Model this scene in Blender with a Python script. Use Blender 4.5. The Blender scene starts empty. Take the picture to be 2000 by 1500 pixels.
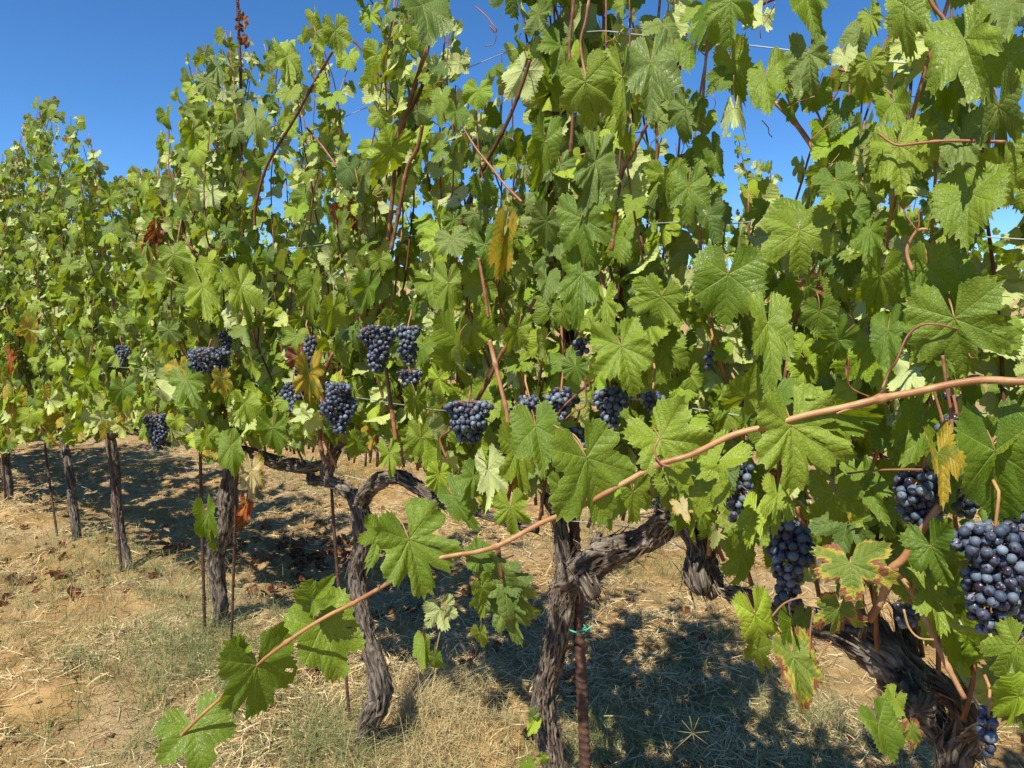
import bpy, math, random
import numpy as np
from mathutils import Vector, Matrix

random.seed(11)
rng = np.random.default_rng(11)
C = bpy.context.scene.collection
SC = bpy.context.scene

# ------------------------------------------------------------------ camera, light, exposure
CAM_H = 1.45
PITCH = math.radians(5.15)
FPX = 1386.0
cam_d = bpy.data.cameras.new('camera')
cam = bpy.data.objects.new('camera', cam_d)
C.objects.link(cam)
cam.location = (0, 0, CAM_H)
cam.rotation_euler = (math.pi / 2 - PITCH, 0, 0)
cam_d.sensor_width = 36
cam_d.lens = 36 * FPX / 2000
cam_d.clip_start = 0.05
cam_d.clip_end = 3000
SC.camera = cam

LIGHT = Vector((0.32, 0.60, -1.0)).normalized()          # the way the sunlight travels
elev = math.asin(-LIGHT.z)
w = bpy.data.worlds.new('World')
SC.world = w
w.use_nodes = True
wn = w.node_tree
wn.nodes.clear()
wo = wn.nodes.new('ShaderNodeOutputWorld')
bg = wn.nodes.new('ShaderNodeBackground')
sky = wn.nodes.new('ShaderNodeTexSky')
sky.sky_type = 'NISHITA'
sky.sun_disc = False
sky.sun_elevation = elev
sky.sun_rotation = math.atan2(-LIGHT.x, -LIGHT.y)
sky.altitude = 1500
sky.air_density = 0.75
sky.dust_density = 0.0
sky.ozone_density = 4.0
bg.inputs['Strength'].default_value = 0.13
hs = wn.nodes.new('ShaderNodeHueSaturation')
hs.inputs['Saturation'].default_value = 1.2
wn.links.new(sky.outputs[0], hs.inputs['Color'])
wn.links.new(hs.outputs[0], bg.inputs[0])
wn.links.new(bg.outputs[0], wo.inputs[0])

sun_d = bpy.data.lights.new('sun', 'SUN')
sun_d.energy = 5.0
sun_d.angle = math.radians(0.53)
sun_d.color = (1.0, 0.93, 0.78)
sun = bpy.data.objects.new('sun', sun_d)
C.objects.link(sun)
sun.rotation_euler = LIGHT.to_track_quat('-Z', 'Y').to_euler()
sun.location = (-3, -6, 10)

SC.view_settings.view_transform = 'Standard'
SC.view_settings.look = 'None'
SC.view_settings.exposure = 0.62
SC.view_settings.gamma = 1.0
SC.render.engine = 'CYCLES'
SC.cycles.max_bounces = 7
SC.cycles.diffuse_bounces = 2
SC.cycles.glossy_bounces = 2
SC.cycles.transmission_bounces = 4
SC.cycles.caustics_reflective = False
SC.cycles.caustics_refractive = False

# ------------------------------------------------------------------ geometry of the place
TH = math.radians(48.7)                                  # the row runs this far left of straight ahead
ACR = Vector((math.cos(TH), math.sin(TH), 0))            # across the row, away from the photographer
ALO = Vector((-math.sin(TH), math.cos(TH), 0))           # along the row, into the distance
FWD = Vector((0, math.cos(PITCH), -math.sin(PITCH)))
UPV = Vector((0, math.sin(PITCH), math.cos(PITCH)))
CAMP = Vector((0, 0, CAM_H))
D1, D2, D3 = 1.5, 4.3, 7.1                               # distance of each vine row

def ray(px, py):
    return FWD + Vector((1, 0, 0)) * ((px - 1000) / FPX) + UPV * ((750 - py) / FPX)

def at(px, py, depth):
    return CAMP + ray(px, py) * depth

def rowpt(px, py, D=D1):
    r = ray(px, py)
    return CAMP + r * (D / r.dot(ACR))

def depth_of(p):
    return (p - CAMP).dot(FWD)

def proj(p):
    d = p - CAMP
    z = d.dot(FWD)
    if z < 0.05:
        return (-9999, -9999, z)
    return (1000 + FPX * d.x / z, 750 - FPX * d.dot(UPV) / z, z)

def RT(t, D, z):
    return ALO * t + ACR * D + Vector((0, 0, z))

def hash3(ix, iy, iz):
    h = (ix.astype(np.int64) * 374761393 + iy.astype(np.int64) * 668265263 + iz.astype(np.int64) * 2147483647) & 0xFFFFFFFF
    h = ((h ^ (h >> 13)) * 1274126177) & 0xFFFFFFFF
    h = (h ^ (h >> 16)) & 0xFFFFFFFF
    return h.astype(np.float64) / 2147483648.0 - 1.0

def vnoise(P):
    P = np.asarray(P, dtype=np.float64)
    I = np.floor(P).astype(np.int64)
    f = P - I
    f = f * f * (3 - 2 * f)
    x, y, z = I[:, 0], I[:, 1], I[:, 2]
    out = 0
    for a in (0, 1):
        wa = f[:, 0] if a else 1 - f[:, 0]
        for b in (0, 1):
            wb = f[:, 1] if b else 1 - f[:, 1]
            for c in (0, 1):
                wc = f[:, 2] if c else 1 - f[:, 2]
                out = out + wa * wb * wc * hash3(x + a, y + b, z + c)
    return out

def fbm(P, octs=4, gain=0.5):
    P = np.asarray(P, dtype=np.float64)
    s = 0
    a = 1.0
    for k in range(octs):
        s = s + a * vnoise(P * (2 ** k) + k * 17.3)
        a *= gain
    return s

def base_height(t):
    t = np.asarray(t, dtype=np.float64)
    s = np.clip((3.2 - t), 0, 5.5)
    return -0.10 * s * (s / (s + 0.5))

def ground_z(X, Y):
    X = np.asarray(X, dtype=np.float64)
    Y = np.asarray(Y, dtype=np.float64)
    t = X * ALO.x + Y * ALO.y
    D = X * ACR.x + Y * ACR.y
    z = base_height(t)
    P = np.stack([X, Y, np.zeros_like(X)], 1)
    near = np.exp(-((X / 14) ** 2 + (Y / 16) ** 2))
    z = z + 0.05 * vnoise(P * 0.9 + 3.1) + 0.03 * vnoise(P * 2.3) * near
    for Dr in (D1, D2, D3):
        z = z + (0.05 if Dr > 2 else 0.05 * np.clip((t - 2.2) / 1.2, 0, 1)) * np.exp(-((D - Dr + .05) / 0.35) ** 2)
    cl = vnoise(P * 3.1 + 8)
    clod = np.clip(cl + 0.15, 0, 1)
    z = z + near * (0.026 * vnoise(P * 6.5) + 0.050 * clod * np.abs(vnoise(P * 15)) + 0.020 * (0.3 + clod) * vnoise(P * 34))
    z = z + np.clip((np.hypot(X, Y) - 25) / 60, 0, 1) * vnoise(P * 0.05)
    z = z + np.clip((np.hypot(X, Y) - 160) / 300, 0, 1) ** 1.5 * (26 + 20 * vnoise(P * 0.006 + 4))
    return z

def gz(x, y):
    return float(ground_z([x], [y])[0])

def groundpt(px, py):
    r = ray(px, py)
    d = -CAM_H / r.z
    for _ in range(5):
        p = CAMP + r * d
        z = gz(p.x, p.y)
        d = (z - CAM_H) / r.z
    return CAMP + r * d

# ------------------------------------------------------------------ object helpers
def tag(o, label=None, cat=None, group=None, kind=None):
    if label: o['label'] = label
    if cat: o['category'] = cat
    if group: o['group'] = group
    if kind: o['kind'] = kind
    return o

def empty(name, loc):
    o = bpy.data.objects.new(name, None)
    o.empty_display_size = 0.1
    C.objects.link(o)
    o.location = loc
    return o

def link(name, me, parent=None, M=None):
    o = bpy.data.objects.new(name, me)
    C.objects.link(o)
    if M is None:
        M = Matrix.Identity(4)
    if parent is not None:
        o.parent = parent
        M = Matrix.Translation(-PLOC[parent.name]) @ M
    o.matrix_basis = M
    return o

PLOC = {}

def root(name, loc, **kw):
    o = empty(name, loc)
    PLOC[o.name] = Vector(loc)
    tag(o, **kw)
    return o

def mesh_np(name, V, F, mats, smooth=True, fmat=None):
    """V (n,3), F (m,k) quads or triangles."""
    me = bpy.data.meshes.new(name)
    V = np.asarray(V, dtype=np.float32)
    F = np.asarray(F, dtype=np.int32)
    k = F.shape[1]
    me.vertices.add(len(V))
    me.vertices.foreach_set('co', V.ravel())
    me.loops.add(F.size)
    me.loops.foreach_set('vertex_index', F.ravel())
    me.polygons.add(len(F))
    me.polygons.foreach_set('loop_start', np.arange(0, F.size, k, dtype=np.int32))
    if smooth:
        me.polygons.foreach_set('use_smooth', np.ones(len(F), dtype=bool))
    if fmat is not None:
        me.polygons.foreach_set('material_index', np.asarray(fmat, dtype=np.int32))
    for m in mats:
        me.materials.append(m)
    me.update(calc_edges=True)
    return me

def attr(me, name, vals, dom='POINT'):
    a = me.attributes.new(name, 'FLOAT', dom)
    a.data.foreach_set('value', np.asarray(vals, dtype=np.float32))

# ------------------------------------------------------------------ materials
def newmat(name):
    m = bpy.data.materials.new(name)
    m.use_nodes = True
    nt = m.node_tree
    nt.nodes.clear()
    return m, nt

class NT:
    def __init__(s, nt): s.nt = nt
    def n(s, typ, **kw):
        nd = s.nt.nodes.new(typ)
        for k, v in kw.items():
            setattr(nd, k, v)
        return nd
    def l(s, a, b): s.nt.links.new(a, b)
    def put(s, sock, v):
        if isinstance(v, (int, float)): sock.default_value = v
        elif isinstance(v, tuple): sock.default_value = (v + (1,))[:len(sock.default_value)]
        else: s.l(v, sock)
    def math(s, op, a, b=None, clamp=False):
        nd = s.n('ShaderNodeMath', operation=op, use_clamp=clamp)
        s.put(nd.inputs[0], a)
        if b is not None: s.put(nd.inputs[1], b)
        return nd.outputs[0]
    def mix(s, f, a, b):
        nd = s.n('ShaderNodeMix', data_type='RGBA')
        s.put(nd.inputs[0], f)
        s.put(nd.inputs[6], a)
        s.put(nd.inputs[7], b)
        return nd.outputs[2]
    def ramp(s, v, lo, hi, a=0.0, b=1.0):
        nd = s.n('ShaderNodeMapRange', interpolation_type='SMOOTHSTEP')
        s.put(nd.inputs[0], v)
        s.put(nd.inputs[1], lo); s.put(nd.inputs[2], hi); s.put(nd.inputs[3], a); s.put(nd.inputs[4], b)
        return nd.outputs[0]
    def noise(s, vec, scale, detail=3, rough=0.55):
        nd = s.n('ShaderNodeTexNoise')
        if vec is not None: s.l(vec, nd.inputs['Vector'])
        nd.inputs['Scale'].default_value = scale
        nd.inputs['Detail'].default_value = detail
        nd.inputs['Roughness'].default_value = rough
        return nd.outputs['Fac']
    def bump(s, h, strength, dist, normal=None):
        nd = s.n('ShaderNodeBump')
        nd.inputs['Strength'].default_value = strength
        nd.inputs['Distance'].default_value = dist
        s.l(h, nd.inputs['Height'])
        if normal is not None: s.l(normal, nd.inputs['Normal'])
        return nd.outputs[0]

def leaf_material(name, up_a, up_b, under, trans, patch=None, rim=None, rim_lo=0.75, rim_hi=1.0, trans_w=0.32):
    """patch: second colour in blotches (colour, amount). rim: withered colour creeping in from the edge."""
    m, nt = newmat(name)
    g = NT(nt)
    uv = g.n('ShaderNodeUVMap', uv_map='sector').outputs[0]
    fl = g.n('ShaderNodeUVMap', uv_map='flat').outputs[0]
    sx = g.n('ShaderNodeSeparateXYZ')
    g.l(uv, sx.inputs[0])
    p = sx.outputs[0]
    q = g.math('ABSOLUTE', sx.outputs[1])
    oi = g.n('ShaderNodeObjectInfo').outputs['Random']
    lr = g.n('ShaderNodeAttribute', attribute_name='leaf_random').outputs['Fac']
    rnd = g.math('FRACT', g.math('ADD', oi, lr))
    rnd2 = g.math('FRACT', g.math('MULTIPLY', rnd, 37.7))
    rnd3 = g.math('FRACT', g.math('MULTIPLY', rnd, 91.3))
    rimv = g.n('ShaderNodeAttribute', attribute_name='rim').outputs['Fac']
    # vector that differs per leaf
    off = g.n('ShaderNodeCombineXYZ')
    g.l(g.math('MULTIPLY', rnd, 50.0), off.inputs[0]); g.l(g.math('MULTIPLY', rnd2, 50.0), off.inputs[1])
    va = g.n('ShaderNodeVectorMath', operation='ADD')
    g.l(fl, va.inputs[0]); g.l(off.outputs[0], va.inputs[1])
    vec = va.outputs[0]
    # veins
    wmain = g.math('MAXIMUM', g.math('MULTIPLY', g.math('SUBTRACT', 1.15, p), 0.010), 0.0022)
    vmain = g.math('SUBTRACT', 1.0, g.ramp(g.math('DIVIDE', q, wmain), 0.5, 1.5))
    s = g.math('FRACT', g.math('ADD', g.math('MULTIPLY', g.math('SUBTRACT', p, g.math('MULTIPLY', q, 0.95)), 6.5), 0.35))
    d = g.math('SUBTRACT', 0.5, g.math('ABSOLUTE', g.math('SUBTRACT', s, 0.5)))
    vsec = g.math('MULTIPLY', g.math('SUBTRACT', 1.0, g.ramp(d, 0.010, 0.035)), 0.55)
    vein = g.math('MAXIMUM', vmain, vsec)
    vor = g.n('ShaderNodeTexVoronoi', feature='DISTANCE_TO_EDGE')
    vor.inputs['Scale'].default_value = 17
    g.l(vec, vor.inputs['Vector'])
    tert = g.ramp(vor.outputs['Distance'], 0.0, 0.22)
    n1 = g.noise(vec, 2.6, 4)
    n2 = g.noise(vec, 14, 3)
    f = g.math('ADD', g.math('MULTIPLY', rnd2, 0.85), g.math('MULTIPLY', g.math('SUBTRACT', n1, 0.5), 0.9), clamp=True)
    col = g.mix(f, up_a, up_b)
    darker = tuple(c * 0.78 for c in up_a)
    col = g.mix(g.math('MULTIPLY', g.math('SUBTRACT', 1.0, tert), 0.35), col, darker)
    und = g.mix(f, under, tuple(c * 0.82 for c in under))
    tr = g.mix(f, trans, tuple(c * 0.8 for c in trans))
    veinc = (0.30, 0.36, 0.09)
    if patch:
        pc, amt = patch
        pm = g.math('MULTIPLY', g.ramp(g.math('ADD', n1, g.math('MULTIPLY', rimv, 0.12)), 0.62 - amt * 0.3, 0.72 - amt * 0.2), g.math('SUBTRACT', 1.0, g.math('MULTIPLY', vmain, .3)))
        col = g.mix(pm, col, pc); und = g.mix(pm, und, tuple(min(1, c * 1.1) for c in pc)); tr = g.mix(pm, tr, pc)
    if rim:
        n3 = g.noise(vec, 1.5, 5)
        rm = g.ramp(g.math('ADD', rimv, g.math('MULTIPLY', g.math('SUBTRACT', n3, 0.5), 2.6)), rim_lo, rim_lo + 0.08)
        ring = g.ramp(g.math('ADD', rimv, g.math('MULTIPLY', g.math('SUBTRACT', n3, 0.5), 2.6)), rim_lo - 0.22, rim_lo)
        yel = (0.42, 0.36, 0.05)
        brn = g.mix(n2, rim, tuple(c * 0.45 for c in rim))
        col = g.mix(ring, col, yel); col = g.mix(rm, col, brn)
        und = g.mix(ring, und, yel); und = g.mix(rm, und, brn)
        tr = g.mix(ring, tr, (0.5, 0.4, 0.04)); tr = g.mix(rm, tr, tuple(c * 0.5 for c in rim))
    veinf = g.math('MULTIPLY', vein, 0.50)
    col = g.mix(veinf, col, veinc)
    und = g.mix(g.math('MULTIPLY', vein, 0.35), und, (0.36, 0.40, 0.22))
    geo = g.n('ShaderNodeNewGeometry')
    base = g.mix(geo.outputs['Backfacing'], col, und)
    # a thin pale edge
    base = g.mix(g.ramp(rimv, 0.955, 1.0, 0, 0.35), base, (0.32, 0.34, 0.12))
    dome = g.math('MULTIPLY', g.math('POWER', g.math('ABSOLUTE', g.math('SUBTRACT', g.math('MULTIPLY', s, 2.0), 1.0)), 2.0), -0.85)
    h = g.math('SUBTRACT', g.math('ADD', g.math('ADD', dome, 0.0),  g.math('ADD', g.math('MULTIPLY', tert, 0.5), g.math('MULTIPLY', n2, 0.12))), g.math('MULTIPLY', vein, 0.9))
    bn = g.bump(h, 0.4, 0.0022)
    pr = g.n('ShaderNodeBsdfPrincipled')
    g.l(base, pr.inputs['Base Color'])
    rough = g.math('ADD', g.math('MULTIPLY', geo.outputs['Backfacing'], 0.28), g.math('ADD', g.math('ADD', 0.33, g.math('MULTIPLY', rnd3, 0.14)), g.math('MULTIPLY', n2, 0.15)))
    g.l(rough, pr.inputs['Roughness'])
    pr.inputs['Specular IOR Level'].default_value = 0.36
    g.l(bn, pr.inputs['Normal'])
    tl = g.n('ShaderNodeBsdfTranslucent')
    g.l(tr, tl.inputs['Color']); g.l(bn, tl.inputs['Normal'])
    mx = g.n('ShaderNodeMixShader')
    mx.inputs[0].default_value = trans_w
    g.l(pr.outputs[0], mx.inputs[1]); g.l(tl.outputs[0], mx.inputs[2])
    out = g.n('ShaderNodeOutputMaterial')
    g.l(mx.outputs[0], out.inputs[0])
    return m

MAT = {}
MAT['green'] = leaf_material('vine_leaf_green', (0.085, 0.160, 0.014), (0.310, 0.400, 0.040), (0.52, 0.60, 0.24), (0.42, 0.52, 0.010))
MAT['dull'] = leaf_material('vine_leaf_dull', (0.080, 0.145, 0.030), (0.24, 0.31, 0.070), (0.50, 0.56, 0.26), (0.32, 0.40, 0.015))
MAT['yellow'] = leaf_material('vine_leaf_yellowing', (0.16, 0.21, 0.025), (0.30, 0.30, 0.035), (0.34, 0.36, 0.12), (0.45, 0.42, 0.03), patch=((0.50, 0.36, 0.04), 0.5), trans_w=0.45)
MAT['burnt'] = leaf_material('vine_leaf_scorched_edge', (0.13, 0.20, 0.028), (0.26, 0.31, 0.05), (0.30, 0.34, 0.13), (0.38, 0.42, 0.04), rim=(0.36, 0.14, 0.07), rim_lo=0.86)
MAT['dry'] = leaf_material('vine_leaf_withered', (0.26, 0.09, 0.035), (0.38, 0.16, 0.05), (0.40, 0.22, 0.10), (0.50, 0.16, 0.02), patch=((0.12, 0.03, 0.02), 0.5), trans_w=0.3)
MAT['cream'] = leaf_material('vine_leaf_bleached', (0.55, 0.46, 0.24), (0.62, 0.52, 0.26), (0.55, 0.46, 0.28), (0.6, 0.48, 0.2), rim=(0.42, 0.20, 0.08), rim_lo=1.0, trans_w=0.35)
MAT['orange'] = leaf_material('vine_leaf_orange', (0.42, 0.18, 0.02), (0.5, 0.28, 0.03), (0.5, 0.3, 0.08), (0.6, 0.25, 0.02), patch=((0.35, 0.06, 0.02), 0.5))

def simple_noise_mat(name, a, b, scale, rough=0.8, bump=0.3, bdist=0.002, stretch=None, coords='Object', spec=0.3, detail=5):
    m, nt = newmat(name)
    g = NT(nt)
    tc = g.n('ShaderNodeTexCoord').outputs[coords]
    if stretch:
        mp = g.n('ShaderNodeMapping'); mp.inputs['Scale'].default_value = stretch
        g.l(tc, mp.inputs[0]); tc = mp.outputs[0]
    n = g.noise(tc, scale, detail, 0.6)
    oi = g.n('ShaderNodeObjectInfo').outputs['Random']
    f = g.math('ADD', g.math('MULTIPLY', oi, 0.4), g.ramp(n, 0.3, 0.7, -0.2, 0.8), clamp=True)
    pr = g.n('ShaderNodeBsdfPrincipled')
    g.l(g.mix(f, a, b), pr.inputs['Base Color'])
    pr.inputs['Roughness'].default_value = rough
    pr.inputs['Specular IOR Level'].default_value = spec
    g.l(g.bump(n, bump, bdist), pr.inputs['Normal'])
    out = g.n('ShaderNodeOutputMaterial')
    g.l(pr.outputs[0], out.inputs[0])
    return m

MAT['petiole'] = simple_noise_mat('leaf_stalk', (0.34, 0.13, 0.09), (0.34, 0.27, 0.09), 6, 0.5, 0.1)
MAT['cane'] = simple_noise_mat('ripe_cane', (0.30, 0.12, 0.055), (0.17, 0.07, 0.035), 9, 0.55, 0.35, 0.0015, stretch=(6, 6, 6))
MAT['cane_dark'] = simple_noise_mat('old_cane', (0.08, 0.036, 0.024), (0.17, 0.08, 0.045), 12, 0.65, 0.35, 0.0015)
MAT['cane_light'] = simple_noise_mat('pale_cane', (0.44, 0.21, 0.09), (0.28, 0.12, 0.055), 9, 0.55, 0.35, 0.0015)
MAT['wire'] = simple_noise_mat('galvanised_wire', (0.42, 0.45, 0.47), (0.30, 0.31, 0.32), 30, 0.45, 0.1, spec=0.6)
MAT['tie'] = simple_noise_mat('green_plastic_tie', (0.08, 0.38, 0.26), (0.12, 0.45, 0.33), 5, 0.4, 0.05)

def cane_fore_mat(name, c1, c2, c3):
    m, nt = newmat(name)
    g = NT(nt)
    tc = g.n('ShaderNodeTexCoord').outputs['Object']
    n = g.noise(tc, 7, 3); n2 = g.noise(tc, 240, 4, .7); n3 = g.noise(tc, 45, 3)
    col = g.mix(g.ramp(n, .35, .65), c1, c2)
    col = g.mix(g.ramp(n3, .45, .7, 0, .6), col, c3)
    col = g.mix(g.ramp(n2, .55, .75, 0, .6), col, (0.16, 0.06, 0.03))
    pr = g.n('ShaderNodeBsdfPrincipled')
    g.l(col, pr.inputs['Base Color']); pr.inputs['Roughness'].default_value = .45
    pr.inputs['Specular IOR Level'].default_value = .35
    g.l(g.bump(n2, .5, .001), pr.inputs['Normal'])
    out = g.n('ShaderNodeOutputMaterial'); g.l(pr.outputs[0], out.inputs[0])
    return m
MAT['cane_fore'] = cane_fore_mat('ripening_cane', (0.42, 0.225, 0.10), (0.29, 0.135, 0.060), (0.48, 0.32, 0.16))
MAT['cane_light'] = cane_fore_mat('pale_cane', (0.40, 0.20, 0.10), (0.25, 0.11, 0.055), (0.46, 0.30, 0.17))
MAT['cane'] = cane_fore_mat('ripe_cane', (0.27, 0.11, 0.055), (0.15, 0.06, 0.035), (0.34, 0.19, 0.10))

def rust_mat():
    m, nt = newmat('rusted_iron')
    g = NT(nt)
    tc = g.n('ShaderNodeTexCoord').outputs['Object']
    n = g.noise(tc, 30, 5, 0.65); n2 = g.noise(tc, 160, 3)
    col = g.mix(g.ramp(n, 0.35, 0.65), (0.050, 0.028, 0.022), (0.12, 0.060, 0.042))
    col = g.mix(g.ramp(n2, 0.55, 0.75, 0, 0.5), col, (0.25, 0.13, 0.09))
    pr = g.n('ShaderNodeBsdfPrincipled')
    g.l(col, pr.inputs['Base Color'])
    pr.inputs['Roughness'].default_value = 0.7
    pr.inputs['Metallic'].default_value = 0.25
    g.l(g.bump(n2, 0.4, 0.001), pr.inputs['Normal'])
    out = g.n('ShaderNodeOutputMaterial'); g.l(pr.outputs[0], out.inputs[0])
    return m
MAT['rust'] = rust_mat()

def bark_mat():
    m, nt = newmat('vine_bark')
    g = NT(nt)
    uv = g.n('ShaderNodeUVMap', uv_map='bark').outputs[0]
    mp = g.n('ShaderNodeMapping'); mp.inputs['Scale'].default_value = (90, 9, 1)
    g.l(uv, mp.inputs[0])
    tc = g.n('ShaderNodeTexCoord').outputs['Object']
    n = g.noise(mp.outputs[0], 1.0, 6, 0.7)
    nb = g.noise(tc, 14, 4)
    cav = g.n('ShaderNodeAttribute', attribute_name='ridge').outputs['Fac']
    col = g.mix(g.ramp(n, 0.35, 0.68), (0.050, 0.041, 0.034), (0.36, 0.31, 0.255))
    col = g.mix(g.ramp(nb, 0.4, 0.7, 0, 0.6), col, (0.15, 0.115, 0.085))
    col = g.mix(g.ramp(cav, 0.35, 1.0, 0.0, 0.55), (0.07, 0.05, 0.036), col) if False else g.mix(g.ramp(cav, -0.5, 0.75, 0.92, 0.0), col, (0.036, 0.028, 0.023))
    col = g.mix(g.ramp(g.noise(tc, 45, 3), 0.66, 0.74, 0, 0.5), col, (0.30, 0.29, 0.22))
    pr = g.n('ShaderNodeBsdfPrincipled')
    g.l(col, pr.inputs['Base Color'])
    pr.inputs['Roughness'].default_value = 0.9
    pr.inputs['Specular IOR Level'].default_value = 0.15
    g.l(g.bump(n, 0.9, 0.006), pr.inputs['Normal'])
    out = g.n('ShaderNodeOutputMaterial'); g.l(pr.outputs[0], out.inputs[0])
    return m
MAT['bark'] = bark_mat()
MAT['bark_strip'] = simple_noise_mat('loose_bark_strip', (0.10, 0.07, 0.05), (0.30, 0.235, 0.18), 60, 0.9, 0.3)
MAT['cut_wood'] = simple_noise_mat('pruning_cut', (0.33, 0.27, 0.20), (0.22, 0.17, 0.12), 40, 0.9, 0.3)

def berry_mat():
    m, nt = newmat('black_grape_with_bloom')
    g = NT(nt)
    tc = g.n('ShaderNodeTexCoord').outputs['Object']
    oi = g.n('ShaderNodeObjectInfo').outputs['Random']
    off = g.n('ShaderNodeCombineXYZ')
    g.l(g.math('MULTIPLY', oi, 40.0), off.inputs[0])
    va = g.n('ShaderNodeVectorMath', operation='ADD'); g.l(tc, va.inputs[0]); g.l(off.outputs[0], va.inputs[1])
    # object coordinates are in berry radii
    n = g.noise(va.outputs[0], 1.3, 4, 0.6)
    n2 = g.noise(va.outputs[0], 6, 4, 0.7)
    r2 = g.math('FRACT', g.math('MULTIPLY', oi, 17.3))
    thr = g.math('ADD', 0.30, g.math('MULTIPLY', r2, 0.22))
    bloom = g.ramp(n, g.math('SUBTRACT', thr, 0.05), g.math('ADD', thr, 0.08))
    bloom = g.math('MULTIPLY', bloom, g.ramp(n2, 0.25, 0.6, 0.65, 1.0))
    r3 = g.math('FRACT', g.math('MULTIPLY', oi, 71.3))
    bl = g.mix(g.math('POWER', r3, 2.4), (0.045, 0.070, 0.115), (0.23, 0.295, 0.38))
    sk = g.mix(r2, (0.012, 0.010, 0.022), (0.028, 0.012, 0.028))
    col = g.mix(g.math('MULTIPLY', bloom, 0.88), sk, bl)
    pr = g.n('ShaderNodeBsdfPrincipled')
    g.l(col, pr.inputs['Base Color'])
    g.l(g.ramp(bloom, 0, 1, 0.28, 0.62), pr.inputs['Roughness'])
    pr.inputs['Specular IOR Level'].default_value = 0.45
    out = g.n('ShaderNodeOutputMaterial'); g.l(pr.outputs[0], out.inputs[0])
    return m
MAT['berry'] = berry_mat()
MAT['rachis'] = simple_noise_mat('grape_stem', (0.42, 0.25, 0.10), (0.32, 0.12, 0.07), 20, 0.6, 0.1)

def soil_mat():
    m, nt = newmat('dry_clay_soil')
    g = NT(nt)
    tc = g.n('ShaderNodeTexCoord').outputs['Object']
    n = g.noise(tc, 1.1, 4); n2 = g.noise(tc, 9, 5, 0.6); n3 = g.noise(tc, 70, 4, 0.7)
    col = g.mix(g.ramp(n2, 0.3, 0.7), (0.23, 0.140, 0.052), (0.46, 0.30, 0.13))
    col = g.mix(g.ramp(n, 0.42, 0.66, 0, 0.7), col, (0.40, 0.31, 0.19))
    col = g.mix(g.ramp(n3, 0.5, 0.75, 0, 0.5), col, (0.20, 0.12, 0.06))
    pr = g.n('ShaderNodeBsdfPrincipled')
    g.l(col, pr.inputs['Base Color'])
    pr.inputs['Roughness'].default_value = 0.95
    pr.inputs['Specular IOR Level'].default_value = 0.1
    b = g.bump(n3, 1.0, 0.016, g.bump(n2, 0.7, 0.03))
    g.l(b, pr.inputs['Normal'])
    out = g.n('ShaderNodeOutputMaterial'); g.l(pr.outputs[0], out.inputs[0])
    return m
MAT['soil'] = soil_mat()

def blade_mat(name, cols, trans=0.25):
    """colour picked along a ramp by the blade's own random value"""
    m, nt = newmat(name)
    g = NT(nt)
    a = g.n('ShaderNodeAttribute', attribute_name='blade_random').outputs['Fac']
    cr = g.n('ShaderNodeValToRGB')
    els = cr.color_ramp.elements
    while len(els) < len(cols): els.new(0.5)
    for i, c in enumerate(cols):
        els[i].position = i / (len(cols) - 1)
        els[i].color = c + (1,)
    g.l(a, cr.inputs[0])
    pr = g.n('ShaderNodeBsdfPrincipled')
    g.l(cr.outputs[0], pr.inputs['Base Color'])
    pr.inputs['Roughness'].default_value = 0.7
    pr.inputs['Specular IOR Level'].default_value = 0.25
    tl = g.n('ShaderNodeBsdfTranslucent'); g.l(cr.outputs[0], tl.inputs[0])
    mx = g.n('ShaderNodeMixShader'); mx.inputs[0].default_value = trans
    g.l(pr.outputs[0], mx.inputs[1]); g.l(tl.outputs[0], mx.inputs[2])
    out = g.n('ShaderNodeOutputMaterial'); g.l(mx.outputs[0], out.inputs[0])
    return m
MAT['straw'] = blade_mat('dry_straw', [(0.20, 0.13, 0.06), (0.42, 0.30, 0.14), (0.60, 0.46, 0.24), (0.74, 0.62, 0.38), (0.48, 0.37, 0.19)], 0.12)
MAT['grass'] = blade_mat('thin_grass', [(0.10, 0.155, 0.04), (0.19, 0.235, 0.085), (0.30, 0.31, 0.14), (0.44, 0.38, 0.18), (0.60, 0.48, 0.26)], 0.3)

# ------------------------------------------------------------------ tubes
def catmull(pts, rad, step):
    P = [Vector(p) for p in pts]
    if len(P) == 2:
        P = [P[0], P[0].lerp(P[1], 0.5), P[1]]; rad = [rad[0], (rad[0] + rad[1]) / 2, rad[1]]
    Q = [P[0] * 2 - P[1]] + P + [P[-1] * 2 - P[-2]]
    out, ro = [], []
    for i in range(len(P) - 1):
        a, b, c, d = Q[i], Q[i + 1], Q[i + 2], Q[i + 3]
        n = max(1, int((c - b).length / step))
        for k in range(n):
            t = k / n
            out.append(0.5 * ((2 * b) + (c - a) * t + (2 * a - 5 * b + 4 * c - d) * t * t + (3 * b - a - 3 * c + d) * t ** 3))
            ro.append(rad[i] * (1 - t) + rad[i + 1] * t)
    out.append(P[-1]); ro.append(rad[-1])
    return out, ro

def frames(pts):
    T = []
    for i in range(len(pts)):
        a = pts[max(0, i - 1)]; b = pts[min(len(pts) - 1, i + 1)]
        v = (b - a)
        T.append(v.normalized() if v.length > 1e-9 else (T[-1] if T else Vector((0, 0, 1))))
    u = T[0].orthogonal().normalized()
    U = []
    for t in T:
        u = (u - t * u.dot(t))
        u = u.normalized() if u.length > 1e-6 else t.orthogonal().normalized()
        U.append(u)
    return T, U

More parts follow.
